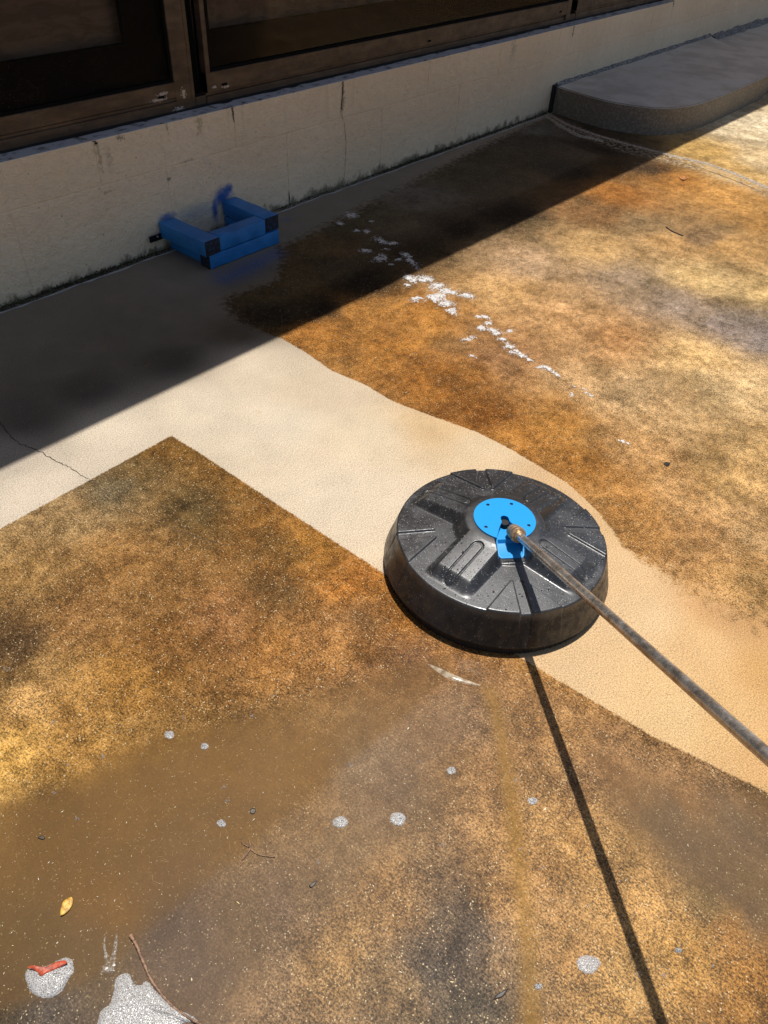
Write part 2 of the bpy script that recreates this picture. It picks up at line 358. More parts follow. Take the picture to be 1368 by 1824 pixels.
# ---- rough mortar seam between the patio and the step
seamM = NT('rough_mortar'); seamM.set(Base_Color=seamM.mix(seamM.ss(seamM.noise(160, 3, .7), .42, .62), (.20, .15, .10), (.52, .45, .36)), Roughness=.8, Normal=seamM.bump(seamM.noise(220, 3), .8, .003))
def seam(pts, w0, h0, name, mat, nu=260, nv=9, seed=3):
    Q = np.array([G(*p)[:2] for p in pts]); L = np.concatenate([[0], np.cumsum(np.hypot(*np.diff(Q, axis=0).T))])
    s = np.linspace(0, L[-1], nu); X = np.interp(s, L, Q[:, 0]); Y = np.interp(s, L, Q[:, 1])
    T = np.stack([np.gradient(X), np.gradient(Y)], 1); T /= np.linalg.norm(T, axis=1)[:, None]; N = np.stack([-T[:, 1], T[:, 0]], 1)
    V = []
    for i in range(nu):
        wv = w0 * (.55 + .9 * (fbm(np.array([s[i] * 14]), np.array([.3]), seed)[0] + .5))
        for j in range(nv):
            u = j / (nv - 1) * 2 - 1
            p = np.array([X[i], Y[i]]) + N[i] * u * wv
            hh = h0 * (1 - u * u) * (.5 + 1.6 * vnoise(np.array([p[0] * 90]), np.array([p[1] * 90]), seed)[0])
            V.append((p[0], p[1], hh - .001 * (abs(u) > .99)))
    I = np.arange(nu * nv).reshape(nu, nv)
    Fc = np.stack([I[:-1, :-1].ravel(), I[:-1, 1:].ravel(), I[1:, 1:].ravel(), I[1:, :-1].ravel()], 1)
    return obj(name, mesh_np(name, V, Fc), mat, slab, smooth=True)
seam([(975,202),(1010,222),(1060,240),(1110,255),(1160,268),(1215,282),(1260,292),(1310,310),(1368,335),(1460,372)], .016, .0035, 'mortar_seam', seamM.m)
seam([(972,206),(1000,226),(1030,242),(1075,252)], .018, .006, 'mortar_seam', seamM.m, nu=90, seed=8)
ribbon('crack', [G(*p)[:2] for p in [(980,212),(1015,233),(1065,249),(1120,264),(1180,280),(1250,300),(1310,322),(1368,347)]], .0032, .0008, ck.m, slab, jitter=.0018)

# ============================================================ BUILDING
YW = 2.615; YF = 2.70; ZL = .469; ZM = .312
house = empty('house', (3, YW, 0)); tag(house, 'cream painted block house wall with dark bronze window frames', 'house')
def hp(o):
    o.matrix_parent_inverse = house.matrix_world.inverted() if False else Matrix.Translation((-3, -YW, 0)); return o
def P_(o, parent=house):
    o.parent = parent
    if parent is house: hp(o)
    return o
wp = NT('cream_wall_paint')
po = wp.n('ShaderNodeSeparateXYZ'); wp.l(wp.pos(), po.inputs[0])
X_, Y_, Z_ = po.outputs
cream = wp.mix(wp.ss(wp.noise(2.2, 4), .35, .65), (.84, .665, .45), (.90, .73, .51))
cream = wp.mix(wp.math('MULTIPLY', wp.ss(wp.noise(40, 5, .7), .45, .75), .18), cream, (.36, .29, .21))
def blob(cx, cz, rx, rz, soft=.5, nz=.35, scale=30):
    dx = wp.math('DIVIDE', wp.math('SUBTRACT', X_, cx), rx); dz = wp.math('DIVIDE', wp.math('SUBTRACT', Z_, cz), rz)
    d = wp.math('SQRT', wp.math('ADD', wp.math('MULTIPLY', dx, dx), wp.math('MULTIPLY', dz, dz)))
    d = wp.math('ADD', d, wp.mr(wp.noise(scale, 3, .6), .3, .7, -nz, nz))
    return wp.ss(d, 1.0, 1.0 - soft)
# weather: drip stains beneath the ledge
streak = wp.math('MULTIPLY', wp.ss(wp.noise(26, 4, .6, stretch=(1, 1, .06)), .56, .72), wp.ss(Z_, .22, .46))
cream = wp.mix(wp.math('MULTIPLY', streak, .13), cream, (.20, .16, .11))
for (cx, cz, rx, rz, c_, f_) in [(2.02, .435, .018, .05, (.34, .24, .08), .7), (2.862, .40, .012, .07, (.20, .15, .07), .85), (1.56, .42, .010, .07, (.16, .12, .08), .6), (1.60, .40, .018, .05, (.20, .16, .11), .4),
                                 (1.66, .455, .02, .012, (.03, .025, .02), .8), (2.20, .445, .008, .035, (.03, .025, .02), .9), (4.98, .43, .010, .05, (.08, .06, .04), .8), (1.87, .45, .006, .04, (.12, .09, .06), .6),
                                 (1.845, .270, .010, .010, (.05, .03, .02), .9), (1.565, .285, .03, .008, (.22, .15, .08), .5), (1.95, .315, .05, .006, (.22, .15, .08), .45), (4.3, .42, .03, .06, (.25, .2, .14), .5)]:
    cream = wp.mix(wp.math('MULTIPLY', blob(cx, cz, rx, rz, .8, .9, 70), f_ * .75), cream, c_)
spots = wp.math('MULTIPLY', wp.ss(wp.vor(28), .10, .05), wp.ss(wp.noise(5, 2), .50, .56))
cream = wp.mix(wp.math('MULTIPLY', spots, .7), cream, (.07, .05, .04))
# green-brown damp just above the slab
damp = wp.ss(wp.math('ADD', Z_, wp.mr(wp.noise(20, 5, .7, stretch=(1, 1, .6)), .3, .7, -.03, .03)), .038, .0)
cream = wp.mix(wp.math('MULTIPLY', damp, .85), cream, (.10, .088, .045))
# blue spray paint left round the timber
for (cx, cz, rx, rz, f_) in [(2.105, .135, .075, .060, 1.0), (2.14, .16, .035, .03, .9), (2.055, .09, .024, .07, .9), (1.81, .125, .062, .026, .85), (1.96, .11, .16, .045, .28)]:
    cream = wp.mix(wp.math('MULTIPLY', blob(cx, cz, rx, rz, .85, .12, 45), f_), cream, (.012, .10, .36))
rl = wp.noise(120, 3, .6); r2 = wp.noise(28, 3, .6)
wp.set(Base_Color=cream, Roughness=.62, Normal=wp.bump(wp.math('ADD', rl, wp.math('MULTIPLY', r2, 1.8)), .9, .005))
WALL = wp.m
lg = NT('ledge_grey'); lg.set(Base_Color=lg.mix(lg.ss(lg.noise(24, 5, .7), .50, .68), (.62, .61, .60), (.10, .09, .08)), Roughness=.45, Normal=lg.bump(lg.noise(150, 3), .4, .002))
LED = lg.m
L = .655
def wall_block(x0, x1, z0, z1, top=False):
    bm = bmesh.new(); bx(bm, x0 + .0007, x1 - .0007, YW + random.uniform(-.0006, .0006), 2.86, z0 + .0006, z1 - .0006, .0035, seg=2)
    me_o = obj('block', bm, [WALL, LED])
    for p in me_o.data.polygons:
        if top and p.normal.z > .9: p.material_index = 1
    P_(me_o)
edges_u = [1.547 + L * k for k in range(-9, 8)]
edges_u = [e for e in edges_u if e < 6.3] + [6.452]
edges_l = [2.494 + L * k for k in range(-10, 15)]
for a, b in zip(edges_u[:-1], edges_u[1:]): wall_block(a, b, ZM, ZL, True)
for a, b in zip(edges_l[:-1], edges_l[1:]): wall_block(a, b, -.02, ZM)
P_(box('mortar', edges_l[0], edges_l[-1], YW + .0028, 2.84, -.02, ZL - .004, WALL))
XE = edges_l[-1]; XS = edges_u[0]
# pier to the right of the windows
row = 0
for k, z0 in enumerate(np.arange(ZM, 2.6, .2)):
    xo = 6.452
    cuts = [6.452] + [x for x in np.arange(6.452 + (.33 if k % 2 else .655), XE, .655)] + [XE]
    for a, b in zip(cuts[:-1], cuts[1:]):
        if b - a > .05: wall_block(a, b, z0, min(z0 + .2, 2.65))
# wall above the windows, the other sides
P_(box('upper_wall', XS, 6.452, 2.64, 2.86, 2.05, 2.65, WALL))
P_(box('side_wall', XS - .2, XS, 2.62, 8, -.02, 2.65, WALL)); P_(box('side_wall', XE, XE + .2, 2.62, 8, -.02, 2.65, WALL)); P_(box('rear_wall', XS, XE, 7.8, 8, -.02, 2.65, WALL))
floorM = NT('room_dark'); floorM.set(Base_Color=(.03, .025, .02), Roughness=.9)
P_(box('room_floor', XS, XE, 2.86, 7.8, .05, .1, floorM.m)); P_(box('room_ceiling', XS, XE, 2.86, 7.8, 2.4, 2.45, floorM.m))
P_(box('room_partition', XS, XE, 4.6, 4.65, .1, 2.4, floorM.m))
# roof with deep eave
rf = NT('roof_white'); rf.set(Base_Color=(.30, .29, .27), Roughness=.7)
ZR = 2.65
def eave(x): return 1.81 - .021 * (x - .6) + .075 * ZR
bm = bmesh.new()
vs = [bm.verts.new((x, y, z)) for z in (ZR, ZR + .22) for x, y in ((XS - 1, eave(XS - 1)), (XE + 1, eave(XE + 1)), (XE + 1, 8.6), (XS - 1, 8.6))]
for f_ in ((0, 3, 2, 1), (4, 5, 6, 7), (0, 1, 5, 4), (1, 2, 6, 5), (2, 3, 7, 6), (3, 0, 4, 7)): bm.faces.new([vs[i] for i in f_])
P_(obj('roof', bm, rf.m))

# black joint filler between ledge and frame
fl = NT('black_sealant'); fl.set(Base_Color=(.012, .011, .010), Roughness=.7, Normal=fl.bump(fl.noise(90, 3), .8, .004))
V = []; Fc = []; n = 500
for i in range(n):
    x = XS + (6.44 - XS) * i / (n - 1); a = .010 + .016 * vnoise(np.array([x * 18]), np.array([2.]), 4)[0] * vnoise(np.array([x * 3]), np.array([7.]), 4)[0] * 1.6
    V += [(x, YF - a, ZL + .0005), (x, YF - a * .5, ZL + .004), (x, YF + .012, ZL + .008)]
    if i: Fc += [(3 * i - 3, 3 * i, 3 * i + 1, 3 * i - 2), (3 * i - 2, 3 * i + 1, 3 * i + 2, 3 * i - 1)]
P_(obj('sealant', mesh_np('sealant', V, Fc), fl.m, smooth=True))

# window materials
br = NT('bronze_frame')
bc = br.mix(br.ss(br.noise(6, 4, .6, stretch=(1, 1, 4)), .35, .7), (.062, .040, .024), (.115, .078, .050))
bc = br.mix(br.math('MULTIPLY', br.ss(br.noise(40, 5, .7), .52, .72), .5), bc, (.03, .022, .016))
bp = br.n('ShaderNodeSeparateXYZ'); br.l(br.pos(), bp.inputs[0])
def chip(cx, cz, rx, rz):
    dx = br.math('DIVIDE', br.math('SUBTRACT', bp.outputs[0], cx), rx); dz = br.math('DIVIDE', br.math('SUBTRACT', bp.outputs[2], cz), rz)
    d = br.math('SQRT', br.math('ADD', br.math('MULTIPLY', dx, dx), br.math('MULTIPLY', dz, dz)))
    d = br.math('ADD', d, br.mr(br.noise(110, 4, .7), .3, .7, -.8, .8))
    return br.ss(d, .75, .62)
for q in [(1.93, .541, .030, .008), (1.915, .522, .05, .007), (2.03, .530, .014, .022), (2.18, .530, .016, .006), (2.24, .523, .03, .005), (2.0, .478, .03, .010)]:
    bc = br.mix(chip(*q), bc, (.42, .38, .35))
br.set(Base_Color=bc, Metallic=.25, Roughness=br.mr(br.noise(20, 3), .3, .7, .35, .6))
BR = br.m
blk = NT('black_frame'); blk.set(Base_Color=(.008, .0075, .007), Roughness=.8, Specular_IOR_Level=.05)
gl = NT('window_glass'); gl.t.nodes.remove(gl.b)
gs = gl.n('ShaderNodeBsdfGlossy'); gs.inputs['Roughness'].default_value = .03
tr = gl.n('ShaderNodeBsdfTransparent'); tr.inputs['Color'].default_value = (.80, .78, .75, 1)
df = gl.n('ShaderNodeBsdfDiffuse'); df.inputs['Color'].default_value = (.30, .28, .26, 1)
lw = gl.n('ShaderNodeFresnel'); lw.inputs['IOR'].default_value = 1.45
gl.l(gl.bump(gl.noise(9, 2), .15, .004), gs.inputs['Normal'])
m1 = gl.n('ShaderNodeMixShader'); gl.l(gl.math('MULTIPLY', lw.outputs[0], .045), m1.inputs[0]); gl.l(tr.outputs[0], m1.inputs[1]); gl.l(gs.outputs[0], m1.inputs[2])
dustf = gl.math('ADD', .006, gl.math('MULTIPLY', gl.math('MULTIPLY', gl.ss(gl.vor(120), .11, .06), gl.ss(gl.noise(12, 2), .42, .55)), .55))
m2 = gl.n('ShaderNodeMixShader'); gl.l(dustf, m2.inputs[0]); gl.l(m1.outputs[0], m2.inputs[1]); gl.l(df.outputs[0], m2.inputs[2]); gl.l(m2.outputs[0], gl.out.inputs[0])
cu = NT('curtain_cloth')
cu.set(Base_Color=cu.mix(cu.ss(cu.noise(14, 3, .6, stretch=(.5, 1, 2.2), dist=1.2), .40, .62), (.20, .155, .125), (.27, .21, .17)), Roughness=.9, Specular_IOR_Level=.1)
ZT = 2.05
def window(x0, x1, lab, post_w=.075, channel=True, stile_l=.024, stile_r=.075, rail=(.518, .572), yoff=0.0, panel=(.14, .14)):
    wn_ = empty('window', (x0, YF, ZL)); P_(wn_); wn_['label'] = lab
    wn_.location = (x0 - 0, YF, ZL)
    def q(o): o.parent = wn_; o.matrix_parent_inverse = Matrix.Translation((-x0, -YF, -ZL)); return o
    y = YF + yoff
    # sill track with two shallow steps
    q(box('sill_track', x0, x1, YF, YF + .13, ZL + .003, rail[0] - .012, BR, bev=.002))
    q(box('sill_track', x0, x1, YF + .006, YF + .13, rail[0] - .012, rail[0] - .001, BR, bev=.001))
    bm = bmesh.new(); bx(bm, x0 + .0, x1, y + .003, y + .035, rail[0], rail[1], .002)
    q(obj('bottom_rail', bm, BR))
    q(box('head_rail', x0, x1, y + .003, y + .035, ZT - .06, ZT, BR, bev=.002))
    q(box('stile', x0, x0 + stile_l, y + .001, y + .036, rail[0] + .001, ZT - .061, BR, bev=.002)) if stile_l else None
    q(box('stile', x1 - stile_r, x1, y + .0015, y + .036, ZL + .012, ZT - .0615, BR, bev=.002)) if stile_r else None
    # black rubber gasket
    bm = bmesh.new(); a0, a1 = x0 + stile_l, x1 - stile_r
    bx(bm, a0, a1, y + .010, y + .022, rail[1] - .0005, rail[1] + .010); bx(bm, a0 - .0005, a0 + .009, y + .0095, y + .0225, rail[1] + .010, ZT - .061); bx(bm, a1 - .009, a1 + .0005, y + .0095, y + .0225, rail[1] + .010, ZT - .061)
    q(obj('gasket', bm, blk.m))
    q(box('glass_pane', a0, a1, y + .016, y + .020, rail[1] + .002, ZT - .06, gl.m))
    # inner sash of black, and the curtain behind it
    bm = bmesh.new(); bx(bm, a0, a1, y + .05, y + .075, rail[0], rail[1] + panel[1]); bx(bm, a0, a0 + panel[0] - .045, y + .0505, y + .0745, rail[1] + panel[1], ZT); bx(bm, a1 - panel[0] - .015, a1, y + .0505, y + .0745, rail[1] + panel[1], ZT)
    q(obj('inner_sash', bm, blk.m))
    V = []; Fc = []; nn = 240
    for i in range(nn):
        x = a0 + (a1 - a0) * i / (nn - 1); yy = y + .10 + .006 * math.sin(x * 55) + .003 * math.sin(x * 131)
        V += [(x, yy, rail[0]), (x, yy, ZT)]
        if i: Fc.append((2 * i - 2, 2 * i, 2 * i + 1, 2 * i - 1))
    q(obj('curtain', mesh_np('curtain', V, Fc), cu.m, smooth=True))
    return wn_, q
w1, q1 = window(XS, 2.068, 'left window of bronze frame, dusty dark glass, white chips on rail', stile_l=.05, stile_r=.075)
w2, q2 = window(2.143, 5.046, 'middle wide window with dark glass and brown curtain', stile_l=.022, stile_r=.05, rail=(.512, .584), yoff=-.010, panel=(.10, .13))
w3, q3 = window(5.14, 6.44, 'right window with dark glass near the end of the ledge', stile_l=.03, stile_r=.05)
# mullion channels between windows
for (a, b) in ((2.068, 2.143), (5.046, 5.14)):
    P_(box('mullion', a + .0005, b - .0005, YF + .045, YF + .13, ZL + .004, ZT, blk.m))
    P_(box('mullion_face', a + .001, a + .020, YF + .004, YF + .044, ZL + .004, ZT, BR, bev=.002))
    P_(box('mullion_base', a + .021, b - .001, YF + .004, YF + .044, ZL + .003, .505, BR, bev=.001))
def slot(q, x, z, y=YF):
    q(box('weep_slot', x - .014, x + .014, y - .0005, y + .006, z - .0045, z + .0045, blk.m))
slot(q1, 1.925, .531, YF + .0025); slot(q2, 2.232, .533, YF - .0075); slot(q2, 3.60, .530, YF - .0075); slot(q2, 4.92, .535, YF - .0075)
bm = bmesh.new(); bmesh.ops.create_cone(bm, cap_ends=True, segments=12, radius1=.005, radius2=.004, depth=.004, matrix=Matrix.Translation((2.078, YF + .003, .69)) @ Matrix.Rotation(math.pi / 2, 4, 'X'))
P_(obj('screw', bm, BR))

# crack down the wall: thin dark ribbon standing 0.5 mm off the paint
wc = NT('wall_crack'); wc.set(Base_Color=(.11, .08, .05), Roughness=.9)
def wall_ribbon(pts, w0, y=YW - .0012, mat=wc.m):
    V = []; Fc = []; Q = []
    for a, b in zip(pts[:-1], pts[1:]):
        for i in range(8): Q.append(np.array(a) * (1 - i / 8) + np.array(b) * i / 8)
    for i, p in enumerate(Q):
        ww = w0 * random.uniform(.3, 1.2); jx = random.gauss(0, .0012)
        V += [(p[0] + jx - ww, y, p[1]), (p[0] + jx + ww, y, p[1])]
        if i: Fc.append((2 * i - 2, 2 * i - 1, 2 * i + 1, 2 * i))
    P_(obj('crack', mesh_np('crack', V, Fc), mat))
wall_ribbon([(2.862, .465), (2.855, .40), (2.845, .33)], .0045)
wall_ribbon([(2.845, .33), (2.87, .29), (2.885, .2), (2.882, .12), (2.872, .03)], .0012)
wall_ribbon([(2.494, .06), (2.494, .01)], .003, mat=fl.m)
wall_ribbon([(4.98, .465), (4.975, .40)], .003, mat=fl.m); wall_ribbon([(2.195, .466), (2.198, .43), (2.2, .41)], .004, mat=fl.m)
wall_ribbon([(1.553, .466), (1.560, .452)], .006, mat=fl.m)
wall_ribbon([(6.448, .466), (6.452, .43)], .006, mat=fl.m)

# moss and dirt at the foot of the wall
ms = NT('moss_grime'); ms.set(Base_Color=ms.mix(ms.ss(ms.noise(60, 4), .4, .6), (.030, .028, .012), (.085, .072, .032)), Roughness=.95)
V = []; Fc = []
def clump(x, y, z, r):
    b = len(V); k = 5
    for j in range(k):
        a = j / k * 6.283 + random.random(); rr = r * random.uniform(.6, 1.3); V.append((x + math.cos(a) * rr, min(y + math.sin(a) * rr * .7, YW - .0002), z + random.uniform(-.2, .3) * r))
    V.append((x + random.uniform(-.4, .4) * r, y - .2 * r, z + r * random.uniform(.6, 1.6)))
    for j in range(k): Fc.append((b + j, b + (j + 1) % k, b + k))
for i in range(14000):
    x = random.uniform(.7, 4.85)
    dens = vnoise(np.array([x * 6.0]), np.array([1.5]), 8)[0]; dens = dens * 1.3
    if 1.76 < x < 2.42: dens *= .25
    dens *= min(1, max(.12, vnoise(np.array([x * 1.7]), np.array([21.]), 8)[0] * 2.2 - .3))
    if x > 4.2: dens *= .5
    if random.random() > dens: continue
    hgt = .003 + .017 * dens * random.random() ** 2
    if random.random() < .45: clump(x, YW - random.uniform(0, .022), .001, random.uniform(.0018, .006))
    else: clump(x, YW - .001, random.uniform(.0, hgt), random.uniform(.0012, .0040))
o = obj('moss', mesh_np('moss', V, Fc), ms.m); tag(o, 'dark moss and grime along the foot of the cream wall', kind='stuff')
# lime line beside it
lm = NT('lime_bloom'); lm.set(Base_Color=(.40, .39, .37), Roughness=.9, Normal=lm.bump(lm.noise(200, 3), .8, .002))
V = []; Fc = []; n = 700
for i in range(n):
    x = .6 + 4.25 * i / (n - 1); c0 = YW - .030 + .008 * (vnoise(np.array([x * 9]), np.array([3.]), 2)[0] - .5)
    ww = .0055 * max(0.02, vnoise(np.array([x * 25]), np.array([8.]), 2)[0] * 1.5 - .25)
    V += [(x, c0 - ww, .0004), (x, c0, .0025 + .002 * random.random()), (x, c0 + ww, .0004)]
    if i: Fc += [(3 * i - 3, 3 * i, 3 * i + 1, 3 * i - 2), (3 * i - 2, 3 * i + 1, 3 * i + 2, 3 * i - 1)]
obj('lime_line', mesh_np('lime_line', V, Fc), lm.m, slab)

# ============================================================ STEP
st = NT('step_concrete')
sp_ = st.n('ShaderNodeNewGeometry'); sz = st.n('ShaderNodeSeparateXYZ'); st.l(sp_.outputs['Normal'], sz.inputs[0])
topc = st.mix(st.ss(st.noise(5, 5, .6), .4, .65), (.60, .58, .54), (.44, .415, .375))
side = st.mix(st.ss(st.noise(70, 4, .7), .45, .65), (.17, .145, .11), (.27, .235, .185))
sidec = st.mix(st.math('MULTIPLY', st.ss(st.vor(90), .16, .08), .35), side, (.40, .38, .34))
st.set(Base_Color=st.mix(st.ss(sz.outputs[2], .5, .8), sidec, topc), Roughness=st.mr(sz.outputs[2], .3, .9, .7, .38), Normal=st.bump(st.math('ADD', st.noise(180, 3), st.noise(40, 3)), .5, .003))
def prism(name, poly, z0, z1, mat, bev=.006, batter=0.0):
    bm = bmesh.new(); c0 = np.mean(poly, 0)
    top = [bm.verts.new((p[0], p[1], z1)) for p in poly]; bot = [bm.verts.new((p[0], p[1], z0)) for p in poly]
    n = len(poly); ft = bm.faces.new(top); bm.faces.new(bot[::-1])
    for i in range(n): bm.faces.new((bot[i], bot[(i + 1) % n], top[(i + 1) % n], top[i]))
    bmesh.ops.recalc_face_normals(bm, faces=bm.faces)
    bmesh.ops.bevel(bm, geom=list(ft.edges), offset=bev, segments=3, affect='EDGES')
    return obj(name, bm, mat, angle=40)
def smoothline(pts, n=40):
    P0 = np.array(pts, float); out = []
    for i in range(len(P0) - 1):
        p0 = P0[max(i - 1, 0)]; p1 = P0[i]; p2 = P0[i + 1]; p3 = P0[min(i + 2, len(P0) - 1)]
        for t in np.linspace(0, 1, 8, endpoint=False):
            out.append(.5 * ((2 * p1) + (-p0 + p2) * t + (2 * p0 - 5 * p1 + 4 * p2 - p3) * t * t + (-p0 + 3 * p1 - 3 * p2 + p3) * t ** 3))
    out.append(P0[-1]); return out
front = smoothline([(4.855, 2.6), (4.80, 2.27), (4.816, 2.10), (4.90, 1.925), (5.09, 1.815), (5.36, 1.775), (5.72, 1.765), (6.34, 1.762)])
poly = front + [np.array((6.62, 1.80)), np.array((7.36, 2.60))]
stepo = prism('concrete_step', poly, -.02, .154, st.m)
tag(stepo, 'low grey concrete step with a rounded corner against the cream wall', 'step')
V = []; Fc = []
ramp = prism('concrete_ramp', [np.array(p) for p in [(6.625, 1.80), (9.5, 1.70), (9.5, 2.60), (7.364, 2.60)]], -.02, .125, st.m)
tag(ramp, 'rough brown concrete slab beyond the rounded step, by the wall', 'slab')
# mortar lump between step and wall
mo = NT('mortar_grey'); mo.set(Base_Color=mo.mix(mo.ss(mo.noise(70, 4, .7), .45, .6), (.14, .13, .12), (.40, .39, .37)), Roughness=.9, Normal=mo.bump(mo.noise(120, 3), .9, .005))
V = []; Fc = []; n = 240
for i in range(n):
    x = 4.87 + 2.5 * i / (n - 1); a = .010 + .014 * vnoise(np.array([x * 12]), np.array([3.]), 6)[0]; zz = .154 + .003 + .006 * vnoise(np.array([x * 25]), np.array([4.]), 6)[0]
    V += [(x, YW - .015 - a, .1535), (x, YW - .015 - a * .4, zz), (x, YW - .0005, zz + .008)]
    if i: Fc += [(3 * i - 3, 3 * i, 3 * i + 1, 3 * i - 2), (3 * i - 2, 3 * i + 1, 3 * i + 2, 3 * i - 1)]
obj('mortar_fillet', mesh_np('mortar_fillet', V, Fc), mo.m, stepo, smooth=True)
V = []; Fc = []; n = 160
for i in range(n):
    x = 7.42 + 2.0 * i / (n - 1); a = .03 + .03 * vnoise(np.array([x * 8]), np.array([3.]), 16)[0]; zz = .13 + .022 * vnoise(np.array([x * 14]), np.array([4.]), 16)[0]
    V += [(x, YW - .015 - a, .124), (x, YW - .02 - a * .5, zz), (x, YW - .0005, zz + .01)]
    if i: Fc += [(3 * i - 3, 3 * i, 3 * i + 1, 3 * i - 2), (3 * i - 2, 3 * i + 1, 3 * i + 2, 3 * i - 1)]
obj('mortar_fillet', mesh_np('mortar_fillet', V, Fc), mo.m, ramp, smooth=True)
# black gap at the left end of the step
gapm = box('joint_gap', 4.832, 4.862, YW - .022, YW - .001, 0, .16, fl.m, stepo)

# ============================================================ BLUE TIMBER
tb = NT('blue_timber')
tp = tb.pos()
bc_ = tb.mix(tb.ss(tb.noise(9, 4), .35, .65), (.014, .165, .46), (.024, .215, .56))
bc_ = tb.mix(tb.math('MULTIPLY', tb.ss(tb.noise(70, 4, .7), .60, .70), .55), bc_, (.02, .03, .05))
bc_ = tb.mix(tb.math('MULTIPLY', tb.ss(tb.noise(33, 3, .6), .68, .72), .8), bc_, (.25, .20, .14))
tb.set(Base_Color=bc_, Roughness=.5, Normal=tb.bump(tb.math('ADD', tb.noise(60, 4, .6, stretch=(.5, .5, 1.6)), tb.noise(200, 2)), .5, .002))
te = NT('timber_end_black'); te.set(Base_Color=te.mix(te.ss(te.noise(90, 4, .7), .5, .68), (.012, .014, .02), (.02, .07, .17)), Roughness=.8, Normal=te.bump(te.noise(120, 3), .8, .003))
tim = empty('timber_curb', (1.95, 2.335, 0)); tag(tim, 'blue painted timber curb, two boards high, standing against the cream wall', 'timber frame')
def board(x0, x1, y0, y1, z0, z1, dark=None, rot=0.0):
    bm = bmesh.new(); c_ = Vector(((x0 + x1) / 2, (y0 + y1) / 2, 0))
    bx(bm, x0, x1, y0, y1, z0, z1, .0035, seg=2)
    long = 0 if (x1 - x0) > (y1 - y0) else 1
    # slight wear along the edges
    bmesh.ops.subdivide_edges(bm, edges=[e for e in bm.edges if e.calc_length() > .1], cuts=7)
    for v in bm.verts:
        s = v.co[long] * 40; v.co += Vector((0, 0, 1)) * .0009 * math.sin(s * 1.3 + z0 * 90) + Vector((random.gauss(0, .0004), random.gauss(0, .0004), random.gauss(0, .0004)))
    bmesh.ops.rotate(bm, cent=c_, matrix=Matrix.Rotation(rot, 3, 'Z'), verts=bm.verts)
    o = obj('board', bm, [tb.m, te.m], tim, angle=35); o.matrix_parent_inverse = Matrix.Translation((-1.95, -2.335, 0))
    if dark is not None:
        for p in o.data.polygons:
            if p.normal.dot(Vector(dark)) > .8: p.material_index = 1
    return o
board(1.785, 2.162, 2.337, 2.398, .002, .058, (-1, 0, 0))
board(1.800, 1.862, 2.402, 2.606, .002, .057)
board(2.094, 2.158, 2.402, 2.606, .002, .057)
board(1.760, 1.838, 2.330, 2.609, .060, .121, (0, -1, 0), rot=.02)
board(1.844, 2.088, 2.337, 2.402, .060, .119)
board(2.092, 2.168, 2.340, 2.609, .060, .122, (0, -1, 0), rot=-.012)
mt = NT('black_steel'); mt.set(Base_Color=(.015, .016, .02), Metallic=.6, Roughness=.5)
bm = bmesh.new(); bx(bm, 1.700, 1.762, 2.598, 2.602, .055, .080, .001)
o = obj('strap', bm, mt.m, tim); o.matrix_parent_inverse = Matrix.Translation((-1.95, -2.335, 0))
bm = bmesh.new(); bmesh.ops.create_cone(bm, cap_ends=True, segments=10, radius1=.004, radius2=.003, depth=.004, matrix=Matrix.Translation((1.738, 2.596, .072)) @ Matrix.Rotation(math.pi / 2, 4, 'X'))
wh = NT('pale_metal'); wh.set(Base_Color=(.5, .48, .42), Roughness=.4, Metallic=.5)
o2 = obj('screw', bm, wh.m, o)

